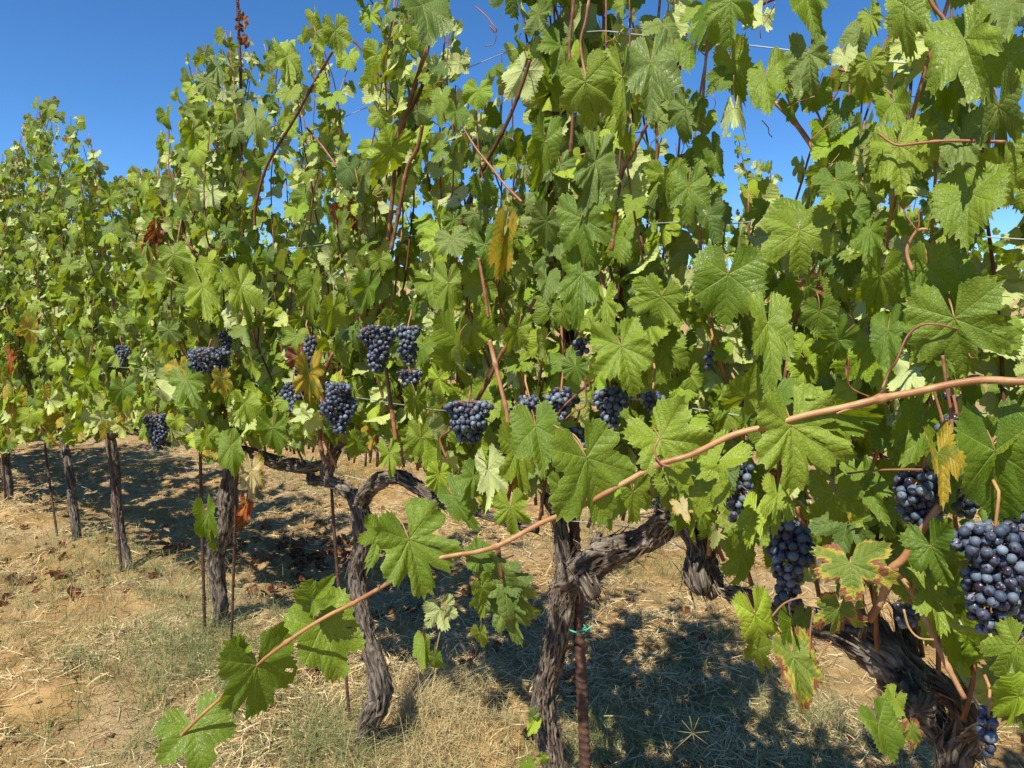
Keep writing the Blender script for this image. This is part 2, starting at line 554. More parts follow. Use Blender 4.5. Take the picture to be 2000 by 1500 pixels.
def tube_arrays(pts, rad, sides):
    T, U = frames(pts)
    P = np.array([p[:] for p in pts]); Tn = np.array([t[:] for t in T]); Un = np.array([u[:] for u in U])
    Wn = np.cross(Tn, Un)
    a = np.linspace(0, 2 * np.pi, sides, endpoint=False)
    R = np.asarray(rad)
    if R.ndim == 1: R = R[:, None]
    dirs = Un[:, None, :] * np.cos(a)[None, :, None] + Wn[:, None, :] * np.sin(a)[None, :, None]
    V = P[:, None, :] + dirs * R[:, :, None]
    n = len(pts)
    V = V.reshape(-1, 3)
    i = np.arange(n - 1)[:, None]; j = np.arange(sides)[None, :]
    j2 = (j + 1) % sides
    F = np.stack([i * sides + j, i * sides + j2, (i + 1) * sides + j2, (i + 1) * sides + j], -1).reshape(-1, 4)
    # end caps as a point ring: collapse with a centre vertex (degenerate quads avoided by triangles as quads)
    c0 = len(V); V = np.vstack([V, P[0], P[-1]])
    caps = []
    for k in range(0, sides, 2):
        caps.append([c0, (k + 2) % sides, (k + 1) % sides, k])
        b = (n - 1) * sides
        caps.append([c0 + 1, b + k, b + (k + 1) % sides, b + (k + 2) % sides])
    F = np.vstack([F, np.array(caps)])
    return V, F

class Acc:
    """collects quads into one mesh"""
    def __init__(s): s.V, s.F, s.n, s.A = [], [], 0, []
    def add(s, V, F, a=None):
        s.V.append(np.asarray(V)); s.F.append(np.asarray(F) + s.n); s.n += len(V)
        if a is not None: s.A.append(np.full(len(V), a) if np.isscalar(a) else a)
    def tube(s, pts, rad, sides=6, a=None):
        s.add(*tube_arrays(pts, rad, sides), a=a)
    def mesh(s, name, mat, smooth=True, aname=None):
        if not s.V: return None
        me = mesh_np(name, np.vstack(s.V), np.vstack(s.F), [mat], smooth)
        if aname: attr(me, aname, np.concatenate(s.A))
        return me

def cane_mesh(pts, r0, r1, mat, step=0.02, sides=8, node_every=0.085, name='cane'):
    n = len(pts)
    P, _ = catmull(pts, [1] * n, step)
    L = 0; Ls = [0]
    for a, b in zip(P, P[1:]):
        L += (b - a).length; Ls.append(L)
    ph = random.random() * node_every
    R = []
    for s in Ls:
        f = s / max(L, 1e-6)
        r = r0 * (1 - f) + r1 * f
        dn = abs(((s + ph) % node_every) - node_every / 2)
        r *= 1 + 0.38 * math.exp(-(dn / 0.006) ** 2)
        R.append(r)
    V, F = tube_arrays(P, R, sides)
    return mesh_np(name, V, F, [mat])

# ------------------------------------------------------------------ vine leaves
VEIN = [-118, -56, 0, 56, 118]
BOUND = [-163, -86, -27, 27, 86, 163]

def make_leaf(seed, style='normal', lod=0):
    r = random.Random(seed)
    deep = r.choice([0.2, 0.4, 0.65, 0.9, 1.15])
    if style == 'young': deep = 0.15
    cen, lat, bas, sh = 1.0, r.uniform(0.84, 0.96), r.uniform(0.72, 0.84), r.uniform(0.58, 0.72)
    if style == 'young': lat, bas, sh = 0.9, 0.8, 0.65
    n1a, n1b = [0.86 - 0.36 * deep * r.uniform(0.8, 1.15) for _ in (0, 1)]
    n2a, n2b = [0.78 - 0.28 * deep * r.uniform(0.6, 1.15) for _ in (0, 1)]
    asym = r.uniform(-.09, .09)
    ctrl = [(-163, sh * .82), (-150, sh), (-118, bas), (-97, bas * .93), (-86, n2a), (-77, (lat * .9 + n2a) / 2), (-72, lat * .90), (-56, lat), (-40, lat * .90), (-33, (lat * .85 + n1a) / 2), (-27, n1a), (-21, (.86 + n1a) / 2), (-16, .87), (0, cen),
            (16, .87), (21, (.86 + n1b) / 2), (27, n1b), (33, (lat * .85 + n1b) / 2), (40, lat * .90), (56, lat), (72, lat * .90), (77, (lat * .9 + n2b) / 2), (86, n2b), (97, bas * .93), (118, bas), (150, sh), (163, sh * .82)]
    ca = np.array([c[0] for c in ctrl]); cr = np.array([c[1] * (1 + asym * math.sin(math.radians(c[0])) + r.uniform(-.035, .035)) for c in ctrl])
    per = 12 if lod == 0 else 3
    ang, sec, edge_cols = [], [], []
    for s in range(5):
        lo, v, hi = BOUND[s], VEIN[s], BOUND[s + 1]
        ang.append((np.concatenate([np.linspace(lo, v, per, endpoint=False), np.linspace(v, hi, per + 1)])))
    rings = [0.0, 0.2, 0.42, 0.64, 0.84, 1.0] if lod == 0 else [0.0, 0.5, 1.0]
    tooth_n = 5.0 if style != 'young' else 4.0
    k1 = r.uniform(-0.05, 0.42); k2 = r.uniform(-0.35, 0.25)
    fold = r.uniform(0.0, 0.35); rip = r.uniform(0.05, 0.13); rn = r.choice([3, 4, 5, 6]); rp = r.uniform(0, 6)
    curl = r.uniform(0, 0.5)
    if style == 'folded': fold = r.uniform(0.8, 2.2) * r.choice([1, 1, -1]); k1 = r.uniform(0.1, .6)
    if style == 'dry': fold = r.uniform(0.4, 1.6); rip = 0.22; k2 = r.uniform(-1.2, 1.2); k1 = r.uniform(.2, 1.0); curl = 1.2
    if style == 'flat': fold = r.uniform(0.08, 0.6); k1 = r.uniform(0.0, .40); k2 = r.uniform(-.15, .1); curl = .25
    V, F, UVs, UVf, RIM = [], [], [], [], []
    base = 0
    seedo = r.uniform(0, 100)
    for s in range(5):
        A = ang[s]
        va = VEIN[s]
        n = len(A)
        R = np.interp(A, ca, cr)
        # teeth: sharp serrations leaning to the tip
        if lod == 0:
            ph = (np.abs(A - va) / 1.0) / (180 / (tooth_n * 4.2))
            fr = ph - np.floor(ph)
            t = np.where(fr < 0.35, 1 - fr / 0.35, (fr - 0.35) / 0.65)
            jit = np.array([random.Random(int(x) * 31 + seed).uniform(0.6, 1.3) for x in np.floor(ph) + s * 40])
            R = R * (1 + 0.15 * (t - 0.6) * jit)
            R = R * (1 + 0.07 * vnoise(np.stack([A * .06 + seed, A * 0, A * 0], 1)))
            R = R * (1 + 0.02 * np.sin(A * 0.9 + seed))
        col = np.radians(A)
        for ri, rr in enumerate(rings):
            rad = R * rr
            # soften angular bunching near the middle
            a = col
            x = rad * np.sin(a); y = rad * np.cos(a)
            la = col - math.radians(va)
            p = rad * np.cos(la); q = rad * np.sin(la)
            V.append(np.stack([x, y], 1)); UVs.append(np.stack([p, q], 1)); RIM.append(np.full(n, rr))
        nr = len(rings)
        for ri in range(nr - 1):
            i = np.arange(n - 1)
            o0 = base + ri * n; o1 = base + (ri + 1) * n
            F.append(np.stack([o0 + i, o0 + i + 1, o1 + i + 1, o1 + i], 1))
        base += nr * n
    if lod == 0 and style in ('normal', 'flat', 'folded') and r.random() < .45:
        for _h in range(r.choice([1, 1, 2])):
            s_ = r.randrange(1, 4)
            n_ = len(ang[s_]); per_s = (n_ - 1)
            ri_ = r.choice([2, 3, 3, 4]); c_ = r.randrange(2, n_ - 4); wd_ = r.choice([1, 2])
            blk = F[s_ * (len(rings) - 1) + ri_]
            F[s_ * (len(rings) - 1) + ri_] = np.delete(blk, list(range(c_, c_ + wd_)), axis=0)
    XY = np.vstack(V); UVs = np.vstack(UVs); RIM = np.concatenate(RIM); F = np.vstack(F)
    x, y = XY[:, 0], XY[:, 1]
    rr = np.hypot(x, y)
    th = np.arctan2(x, y)
    z = -k1 * np.clip(y, -0.2, None) ** 2 * 0.8 + k2 * x ** 2
    z = z + rip * rr ** 2 * np.sin(rn * th + rp) + rip * .6 * rr ** 2 * np.sin((rn * 2 + 1) * th + rp * 2)
    z = z + 0.045 * (1 - np.exp(-np.abs(UVs[:, 1]) * 8)) * (1 - RIM * .4) * (1 if style != 'dry' else 2)
    P3 = np.stack([x * 2.8 + seedo, y * 2.2, np.zeros_like(x)], 1)
    z = z + 0.16 * vnoise(P3 * .8) * rr + 0.05 * vnoise(P3 * 2.2) * rr
    z = z - curl * 0.25 * np.clip(rr - 0.55, 0, None) ** 1.5
    # fold along the midrib as a rotation of each half
    fa = fold * (1 - np.exp(-np.abs(x) * 5)) * 0.55
    X3 = x * np.cos(fa) - 0; Z3 = z + np.abs(x) * np.sin(fa)
    # bend the tip down as an arc
    kb = k1 * 1.1
    if abs(kb) > 1e-3:
        yy = np.where(y > 0, np.sin(y * kb) / kb, y)
        Z3 = Z3 - np.where(y > 0, (1 - np.cos(y * kb)) / kb, 0) * 0.7
    else:
        yy = y
    V3 = np.stack([X3, yy, Z3], 1)
    # stalk
    pl = r.uniform(0.55, 0.95)
    pe = Vector((r.uniform(-.15, .15), -pl * r.uniform(.35, .8), -pl * r.uniform(.45, .85)))
    mid = Vector((pe.x * .3, pe.y * 0.62, pe.z * 0.25))
    pp, rads = catmull([Vector((0, 0.012, 0.004)), mid, pe], [0.014, 0.015, 0.02], 0.12 if lod == 0 else 0.5)
    Vp, Fp = tube_arrays(pp, rads, 6 if lod == 0 else 4)
    nb = len(V3)
    Vall = np.vstack([V3, Vp]); Fall = np.vstack([F, Fp + nb])
    UVsa = np.vstack([UVs, np.zeros((len(Vp), 2))]); UVfa = np.vstack([XY, np.zeros((len(Vp), 2))])
    RIMa = np.concatenate([RIM, np.zeros(len(Vp))])
    fm = np.concatenate([np.zeros(len(F), int), np.ones(len(Fp), int)])
    return dict(V=Vall, F=Fall, UVs=UVsa, UVf=UVfa, RIM=RIMa, fm=fm, base=pe)

def leaf_mesh_from(d, mat, name='leaf'):
    me = mesh_np(name, d['V'], d['F'], [mat, MAT['petiole']], True, d['fm'])
    li = d['F'].ravel()
    for nm, arr in (('sector', d['UVs']), ('flat', d['UVf'])):
        uv = me.uv_layers.new(name=nm)
        uv.data.foreach_set('uv', arr[li].astype(np.float32).ravel())
    attr(me, 'rim', d['RIM'])
    return me

STY = ['normal'] * 28 + ['flat'] * 18 + ['folded'] * 16 + ['young'] * 6 + ['dry'] * 5
LD = [make_leaf(100 + i, s) for i, s in enumerate(STY)]
LL = [make_leaf(100 + i, s, 1) for i, s in enumerate(STY)]
for a, b in zip(LD, LL): b['base'] = a['base']
IDX = {s: [i for i, x in enumerate(STY) if x == s] for s in set(STY)}
LMESH = {}
def leaf_me(i, kind):
    k = (i, kind)
    if k not in LMESH:
        LMESH[k] = leaf_mesh_from(LD[i], MAT[kind])
    return LMESH[k]

def leaf_matrix(j, tip_dir, normal, s, wx=1.0):
    y = tip_dir.normalized()
    z = (normal - y * normal.dot(y))
    z = z.normalized() if z.length > 1e-4 else y.orthogonal().normalized()
    x = y.cross(z)
    M = Matrix(((x.x * s * wx, y.x * s, z.x * s, j.x), (x.y * s * wx, y.y * s, z.y * s, j.y), (x.z * s * wx, y.z * s, z.z * s, j.z), (0, 0, 0, 1)))
    return M

# ------------------------------------------------------------------ where the canopy opens on the sky and the ground
SKYLINE = [(-900, 380), (-300, 300), (0, 300), (42, 270), (58, 185), (85, 205), (118, 182), (135, 230), (168, 215), (182, 290), (196, 330), (215, 352), (250, 342), (270, 322), (312, 325), (322, 215), (362, 110), (425, 50), (465, 35), (500, 80), (545, 85), (590, 60), (640, -30), (700, -900)]
HEM = [(-900, 890), (0, 892), (60, 878), (150, 868), (250, 850), (285, 856), (300, 862), (380, 880), (440, 925), (480, 865), (510, 878), (560, 880), (640, 868), (740, 885), (780, 870), (840, 935), (900, 955), (960, 1000), (1060, 985), (1130, 930), (1280, 985), (1400, 1090), (1480, 1110), (1560, 1200), (1700, 1215), (1780, 1260), (1900, 1390), (2000, 1480), (3000, 2300)]
GAPS = [(938, 70, 38, 62), (1022, 245, 22, 26), (1418, 220, 38, 60), (1440, 320, 26, 44), (1530, 245, 34, 50), (1522, 85, 38, 75), (1668, 55, 42, 50), (1640, 235, 22, 24), (1825, 20, 22, 25),
        (1975, 85, 30, 24), (1360, 150, 18, 32), (700, 240, 18, 62), (606, 235, 10, 22), (540, 150, 12, 16), (1478, 300, 40, 26), (1560, 300, 24, 18), (652, 168, 8, 14), (1400, 395, 22, 22),
        (955, 175, 16, 20), (1180, 35, 14, 16), (870, 240, 10, 12), (430, 100, 8, 14), (505, 255, 9, 14), (1290, 270, 10, 14), (770, 440, 14, 10), (1600, 150, 10, 22), (1690, 200, 8, 14), (575, 330, 8, 10)]
def interp(poly, x):
    for (x0, y0), (x1, y1) in zip(poly, poly[1:]):
        if x0 <= x <= x1:
            return y0 + (y1 - y0) * (x - x0) / (x1 - x0)
    return poly[-1][1] if x > poly[-1][0] else poly[0][1]

def open_air(p, rad, front=True):
    """True where the real canopy has a hole, so nothing may grow through this point"""
    x, y, z = proj(p)
    if z < 0.3: return False
    rp = rad * FPX / z
    if y - rp * 0.55 < interp(SKYLINE, x): return True
    if front and y + rp * 0.25 > interp(HEM, x): return True
    for gx, gy, ga, gb in GAPS:
        if ((x - gx) / (ga * .9 + rp * .28)) ** 2 + ((y - gy) / (gb * .9 + rp * .28)) ** 2 < 1: return True
    return False

# ------------------------------------------------------------------ ground
def axis(lo, hi, fine_lo, fine_hi, step):
    a = list(np.arange(fine_lo, fine_hi, step))
    s = step
    x = fine_hi
    while x < hi:
        a.append(x); s *= 1.09; x += s
    a.append(hi)
    s = step; x = fine_lo - step; b = []
    while x > lo:
        b.append(x); s *= 1.09; x -= s
    b.append(lo)
    return np.array(b[::-1] + a)
gx_ = axis(-900, 900, -4.6, 2.6, 0.018)
gy_ = axis(-900, 900, 1.7, 7.0, 0.020)
GX, GY = np.meshgrid(gx_, gy_)
gzv = ground_z(GX.ravel(), GY.ravel())
gv = np.stack([GX.ravel(), GY.ravel(), gzv], 1)
nx, ny = len(gx_), len(gy_)
ii, jj = np.meshgrid(np.arange(nx - 1), np.arange(ny - 1))
ii = ii.ravel(); jj = jj.ravel()
gf = np.stack([jj * nx + ii, jj * nx + ii + 1, (jj + 1) * nx + ii + 1, (jj + 1) * nx + ii], 1)
gnd = link('ground', mesh_np('ground', gv, gf, [MAT['soil']]))
tag(gnd, 'bare ochre clay soil with clods under the vines', kind='structure')

# ------------------------------------------------------------------ straw, grass, fallen leaves
def blades(n, pos, L, W, lift, curve, a_rand, flat=True, segs=2):
    """n ribbon blades; pos (n,3); returns V, F, attr"""
    az = rng.uniform(0, 2 * np.pi, n)
    d = np.stack([np.cos(az), np.sin(az), np.zeros(n)], 1)
    side = np.stack([-np.sin(az), np.cos(az), np.zeros(n)], 1)
    Vs = []
    for k in range(segs + 1):
        f = k / segs
        if flat:
            p = pos + d * (L * (f - 0.5))[:, None] + side * (curve * np.sin(f * np.pi) * L)[:, None]
            p[:, 2] += lift * (0.3 + f) + 0.002
            wv = W * (1 - 0.5 * abs(f - 0.5) * 2 * 0.8)
            s2 = side.copy(); s2[:, 2] = rng.uniform(-0.8, 0.8, n) if k == 0 else Vs_s[:, 2]
            if k == 0: Vs_s = s2
        else:
            lean = curve
            p = pos + d * (L * lean * f * f)[:, None]
            p[:, 2] += L * (f - 0.35 * lean * f * f)
            wv = W * (1 - 0.85 * f)
            s2 = side
        Vs.append(np.stack([p - s2 * wv[:, None] / 2, p + s2 * wv[:, None] / 2], 1))
    V = np.concatenate(Vs, 1)                      # n, 2(segs+1), 3
    m = 2 * (segs + 1)
    base = np.arange(n)[:, None] * m
    Fs = [np.concatenate([base + 2 * k, base + 2 * k + 1, base + 2 * k + 3, base + 2 * k + 2], 1) for k in range(segs)]
    return V.reshape(-1, 3), np.vstack(Fs), np.repeat(a_rand, m)

def scatter(n, near_bias=True):
    """points on the ground the photograph can see, denser close by"""
    r = 1.7 + 13.5 * rng.random(n) ** 1.9
    a = rng.uniform(math.radians(-47), math.radians(42), n)
    X = r * np.sin(a); Y = r * np.cos(a)
    return X, Y

def onground(X, Y):
    return np.stack([X, Y, ground_z(X, Y)], 1)

def patchy(X, Y, sc, lo, hi, seed):
    v = vnoise(np.stack([X * sc + seed, Y * sc, np.full_like(X, seed)], 1)) * .7 + 0.5 * vnoise(np.stack([X * sc * 3 + seed, Y * sc * 3, np.full_like(X, seed)], 1))
    return np.clip((v - lo) / (hi - lo), 0, 1)

X, Y = scatter(260000)
keep = rng.random(len(X)) < 0.10 + 0.90 * patchy(X, Y, 1.3, -0.30, 0.45, 5)
X, Y = X[keep], Y[keep]
n = len(X)
V, F, A = blades(n, onground(X, Y), rng.uniform(0.03, 0.16, n) * rng.uniform(.5, 1, n), rng.uniform(0.0018, 0.0045, n), np.abs(rng.normal(0, 0.015, n)), rng.normal(0, 0.16, n), rng.random(n))
me = mesh_np('straw_litter', V, F, [MAT['straw']]); attr(me, 'blade_random', A)
tag(link('straw_litter', me), 'dry straw and clippings scattered on the soil', kind='stuff')

# loose clods and small stones
def lump_template(seed):
    r = np.random.default_rng(seed)
    ph = np.array([0.35, 1.1, 1.9, 2.75]); V = []
    for p in ph:
        for j in range(6):
            a_ = 2 * np.pi * j / 6 + p
            V.append([np.sin(p) * np.cos(a_), np.sin(p) * np.sin(a_), np.cos(p) * .75])
    V = np.array(V) * r.uniform(.7, 1.25, (24, 1))
    F = [[i * 6 + j, (i + 1) * 6 + j, (i + 1) * 6 + (j + 1) % 6, i * 6 + (j + 1) % 6] for i in range(3) for j in range(6)]
    F += [[0, 1, 2, 3], [0, 3, 4, 5], [21, 20, 19, 18], [23, 22, 21, 18]]
    return V, np.array(F)
LT = [lump_template(i) for i in range(8)]
X, Y = scatter(15000)
keep = rng.random(len(X)) < 0.15 + 0.85 * patchy(X, Y, 1.7, -0.2, 0.5, 77)
X, Y = X[keep], Y[keep]
P0 = onground(X, Y)
acc_c = Acc()
sizes = 0.003 + 0.017 * rng.random(len(X)) ** 3.2
for k in range(len(X)):
    V, F = LT[k % 8]
    a_ = rng.uniform(0, 6.28); ca_, sa_ = math.cos(a_), math.sin(a_)
    Vr = V * sizes[k] * np.array([1, .8, .75])
    Vr = np.stack([Vr[:, 0] * ca_ - Vr[:, 1] * sa_, Vr[:, 0] * sa_ + Vr[:, 1] * ca_, Vr[:, 2]], 1)
    acc_c.add(Vr + P0[k] + np.array([0, 0, sizes[k] * .3]), F)
tag(link('soil_clods', acc_c.mesh('soil_clods', MAT['soil'], smooth=False)), 'small clods and crumbs of ochre clay', kind='stuff')

# grass tufts
def tufts(nt, seed, lo, hi, per, Lr, lean_r, rnd_lo, rnd_hi, xy=None):
    if xy is None:
        X, Y = scatter(nt)
        k = rng.random(len(X)) < patchy(X, Y, 0.9, lo, hi, seed)
        X, Y = X[k], Y[k]
    else:
        X, Y = xy
    tn = len(X)
    cnt = rng.integers(per[0], per[1], tn)
    idx = np.repeat(np.arange(tn), cnt)
    n = len(idx)
    bx = X[idx] + rng.normal(0, 0.022, n); by = Y[idx] + rng.normal(0, 0.022, n)
    sc_ = rng.uniform(0.6, 1.2, tn)[idx]
    L = rng.uniform(*Lr, n) * sc_
    base_c = rng.uniform(rnd_lo, rnd_hi, tn)[idx]
    return blades(n, onground(bx, by) - np.array([0, 0, 0.004]), L, rng.uniform(0.0016, 0.0032, n), None, rng.uniform(*lean_r, n), np.clip(base_c + rng.normal(0, .12, n), 0, 1), flat=False, segs=3)
acc = Acc()
def add3(acc, t): acc.add(t[0], t[1], t[2])
add3(acc, tufts(5200, 21, 0.0, 0.5, (6, 16), (0.035, 0.11), (0.5, 2.1), 0.15, 0.85))
add3(acc, tufts(4200, 33, -0.3, 0.5, (5, 11), (0.03, 0.09), (0.4, 1.6), 0.55, 1.0))
# the taller clumps between the stakes on the left, at the foot of the trunks and right of the thick stake
for px, py, k, sp, lo, hi in [(330, 1300, 60, .30, .1, .6), (280, 1180, 60, .35, .2, .8), (180, 1110, 40, .3, .1, .5), (420, 1310, 35, .2, .1, .5), (60, 1060, 40, .4, .2, .7), (640, 1470, 30, .12, .1, .5), (830, 1420, 40, .16, .8, 1.), (860, 1370, 36, .12, .85, 1.),
                              (1200, 1480, 22, .09, .1, .4), (1520, 1290, 14, .16, .05, .5), (1400, 1330, 10, .2, .1, .5), (1600, 1430, 24, .15, .1, .6), (700, 930, 34, .3, .1, .4), (560, 940, 30, .4, .3, .7), (1200, 1080, 34, .25, .3, .8), (1350, 1150, 22, .2, .2, .7), (240, 900, 20, .4, .1, .4)]:
    c = groundpt(px, py)
    k = int(k * 1.9)
    xs = c.x + rng.normal(0, sp, k); ys = c.y + rng.normal(0, sp, k)
    add3(acc, tufts(k, 1, 0, 1, (7, 16), (0.06, 0.22), (0.4, 2.1), lo, hi, (xs, ys)))
me = acc.mesh('grass', MAT['grass'], aname='blade_random')
tag(link('grass', me), 'thin grey green and yellowed grass tufts growing in the clay', kind='stuff')

def leaf_bundle(items, lod_list):
    """join many leaves: items = (variant, matrix, random)"""
    Vs, Fs, U1, U2, R, FM, LR = [], [], [], [], [], [], []
    n = 0
    for i, M, rv in items:
        d = lod_list[i]
        Mn = np.array(M)
        v = d['V'] @ Mn[:3, :3].T + Mn[:3, 3]
        Vs.append(v); Fs.append(d['F'] + n); n += len(v)
        U1.append(d['UVs']); U2.append(d['UVf']); R.append(d['RIM']); FM.append(d['fm']); LR.append(np.full(len(v), rv))
    return dict(V=np.vstack(Vs), F=np.vstack(Fs), UVs=np.vstack(U1), UVf=np.vstack(U2), RIM=np.concatenate(R), fm=np.concatenate(FM)), np.concatenate(LR)

def rand_unit():
    v = Vector((random.gauss(0, 1), random.gauss(0, 1), random.gauss(0, 1)))
    return v.normalized()

items = []
spots = [(60, 1110, .45, 80), (130, 1140, .3, 16), (560, 1110, .35, 60), (640, 1090, .3, 40), (520, 1060, .4, 26), (850, 1160, .3, 16), (1240, 1400, .4, 14), (750, 1230, .3, 14), (1450, 1240, .4, 10), (300, 1250, 1.2, 8), (900, 1450, .4, 6)]
for px, py, sp, k in spots:
    c = groundpt(px, py)
    for _ in range(k):
        x = c.x + random.gauss(0, sp); y = c.y + random.gauss(0, sp)
        z = gz(x, y) + 0.008
        nrm = (Vector((0, 0, 1)) + rand_unit() * 0.7).normalized()
        items.append((random.choice(IDX['dry']), leaf_matrix(Vector((x, y, z)), rand_unit(), nrm, random.uniform(0.03, 0.06)), random.random()))
d, lr = leaf_bundle(items, LL)
me = leaf_mesh_from(d, MAT['dry'], 'fallen_leaves'); attr(me, 'leaf_random', lr)
tag(link('fallen_leaves', me), 'withered red brown vine leaves lying on the ground', kind='stuff')

# ------------------------------------------------------------------ woody parts
def wood_mesh(pts, radii, name, seed, sides=56, step=0.012, lump=0.16, cut=False, twist=2.0):
    P, R = catmull(pts, radii, step)
    n = len(P)
    s = np.zeros(n)
    for i in range(1, n): s[i] = s[i - 1] + (P[i] - P[i - 1]).length
    a = np.linspace(0, 2 * np.pi, sides, endpoint=False)
    S, A = np.meshgrid(s, a, indexing='ij')
    R0 = np.array(R)[:, None]
    At = A + S * twist
    At = At + 0.35 * vnoise(np.stack([np.cos(A).ravel() * 1.5 + seed, np.sin(A).ravel() * 1.5, S.ravel() * 28], 1)).reshape(A.shape)
    rm = float(np.mean(R))
    low = fbm(np.stack([np.cos(A).ravel() * 1.1 + seed, np.sin(A).ravel() * 1.1, S.ravel() / rm * 0.42], 1), 2).reshape(A.shape)
    k = 4.2
    fib = fbm(np.stack([np.cos(At).ravel() * k + seed * 3, np.sin(At).ravel() * k, S.ravel() / rm * 0.75 + 0.8 * low.ravel()], 1), 3, .6).reshape(A.shape)
    fib2 = vnoise(np.stack([np.cos(At).ravel() * 10 + seed * 3, np.sin(At).ravel() * 10, S.ravel() / rm * 2.4], 1)).reshape(A.shape)
    fib3 = vnoise(np.stack([np.cos(At).ravel() * 22 + seed, np.sin(At).ravel() * 22, S.ravel() / rm * 6.5], 1)).reshape(A.shape)
    ridge = 1 - np.abs(fib) * 2.0
    disp = 0.80 * (1 + lump * low + 0.17 * np.clip(ridge, -1, 1) + 0.13 * fib2 + 0.07 * fib3)
    V, F = tube_arrays(P, R0 * disp, sides)
    me = mesh_np(name, V, F, [MAT['bark']])
    # bark coordinates and ridge height
    uvv = np.concatenate([np.stack([(At / (2 * np.pi)).ravel() * rm * 6, S.ravel()], 1), [[0, 0], [0, 0]]])
    # seam-safe: use per-loop
    li = F.ravel()
    uv = me.uv_layers.new(name='bark')
    lu = uvv[li].reshape(-1, 4, 2)
    w_ = rm * 6
    body = (n - 1) * sides
    q = lu[:body]
    mx = q[:, :, 0].max(1, keepdims=True)
    q[:, :, 0] = np.where(mx - q[:, :, 0] > w_ * 0.5, q[:, :, 0] + w_, q[:, :, 0])
    lu[:body] = q
    uv.data.foreach_set('uv', lu.astype(np.float32).ravel())
    attr(me, 'ridge', np.concatenate([(np.clip(ridge, -1, 1) * .6 + fib2 * .5 + fib3 * .35).ravel(), [0, 0]]))
    return me, P, R

def bark_strips(acc, P, R, count, rs):
    T, U = frames(P)
    for _ in range(count):
        i = rs.randrange(1, len(P) - 1)
        a = rs.uniform(0, 2 * math.pi)
        L = rs.uniform(0.02, 0.075)
        wd = rs.uniform(0.002, 0.006)
        t = T[i]; u = U[i]; v = t.cross(u)
        d = u * math.cos(a) + v * math.sin(a)
        sd = t.cross(d)
        dr = (t * rs.choice([1, -1]) + sd * rs.uniform(-.25, .25)).normalized()
        lift = rs.uniform(0.002, 0.016) if rs.random() < .8 else rs.uniform(.012, .03)
        b = P[i] + d * (R[i] * 1.02)
        V = []
        for k in range(5):
            f = k / 4
            c = b + dr * L * f + d * (lift * f * f + 0.001)
            ww = wd * (1 - 0.6 * f) / 2
            V.append(c - sd * ww); V.append(c + sd * ww)
        acc.add(np.array([x[:] for x in V]), np.array([[2 * k, 2 * k + 1, 2 * k + 3, 2 * k + 2] for k in range(4)]))

def wood_part(name, vine, pix, seed, step=0.012, sides=56, strips=0, sacc=None, D=D1, lump=0.16):
    """pix: (px, py, radius in photo pixels[, D])"""
    pts, rad = [], []
    for e in pix:
        Dq = e[3] if len(e) > 3 else D
        p = rowpt(e[0], e[1], Dq)
        pts.append(p); rad.append(e[2] * depth_of(p) / FPX)
    me, P, R = wood_mesh(pts, rad, name, seed, sides, step, lump)
    o = link(name, me, vine)
    if strips and sacc is not None: bark_strips(sacc, P, R, strips, random.Random(seed))
    return o, P, R

def world_wood(name, vine, pts, rad, seed, **kw):
    me, P, R = wood_mesh(pts, rad, name, seed, **kw)
    return link(name, me, vine), P, R

# ------------------------------------------------------------------ the front row of vines
VT = [0.2, 1.17, 1.99, 2.99, 4.03, 4.85, 6.28, 7.25, 8.2]
VLAB = ['grapevine with the thick blackened cordon and sawn knobs at the lower right',
        'grapevine with a forked head beside the thick ribbed iron stake',
        'grapevine whose trunk bulges near the ground and splits into two curving arms',
        'grapevine with a straight dark trunk, third trunk left of the thick iron stake',
        'grapevine on a slender trunk with leaning foot, fourth trunk left of the thick iron stake',
        'grapevine on a thin curved trunk, fifth trunk left of the thick iron stake',
        'grapevine at the left edge of the picture with its trunk cut by the frame', None, None]
VINES = []
for i, t in enumerate(VT):
    b = RT(t, D1, 0); b.z = gz(b.x, b.y)
    lab = VLAB[i] or 'green grapevine farther along the front row, past the left edge'
    VINES.append(root('grapevine', b, label=lab, cat='grapevine', group='grapevines of the front row' if VLAB[i] else 'front row vines past the left edge'))
def vine_at(p):
    t = p.dot(ALO)
    return min(range(len(VT)), key=lambda i: abs(VT[i] - t - (0.12 if i == 0 else 0)))

def strips_obj(acc, vine):
    me = acc.mesh('loose_bark', MAT['bark_strip'])
    if me: tag(link('loose_bark', me, vine), kind='stuff')

# vine 0
a = Acc(); v = VINES[0]
wood_part('trunk', v, [(1862, 1760, 40), (1860, 1640, 38), (1862, 1540, 36), (1866, 1470, 36), (1890, 1415, 32), (1868, 1365, 27), (1828, 1335, 26), (1795, 1325, 30)], 1, strips=140, sacc=a)
wood_part('cordon', v, [(1850, 1440, 30, 1.53), (1800, 1375, 40, 1.53), (1768, 1325, 54), (1732, 1285, 52), (1690, 1255, 44), (1640, 1232, 31), (1580, 1213, 28), (1520, 1190, 20), (1462, 1168, 17), (1415, 1155, 15)], 2, strips=170, sacc=a, lump=.22)
wood_part('knob', v, [(1768, 1330, 38, 1.47), (1780, 1358, 42, 1.41), (1790, 1383, 42, 1.37), (1791, 1392, 34, 1.355)], 3, strips=30, sacc=a, lump=.2)
wood_part('spur', v, [(1745, 1300, 32), (1728, 1255, 30), (1712, 1225, 24), (1702, 1204, 15)], 4, strips=40, sacc=a, lump=.2)
wood_part('spur', v, [(1768, 1300, 26, 1.56), (1772, 1250, 22, 1.58), (1760, 1205, 18, 1.6), (1752, 1180, 12, 1.6)], 5, strips=20, sacc=a)
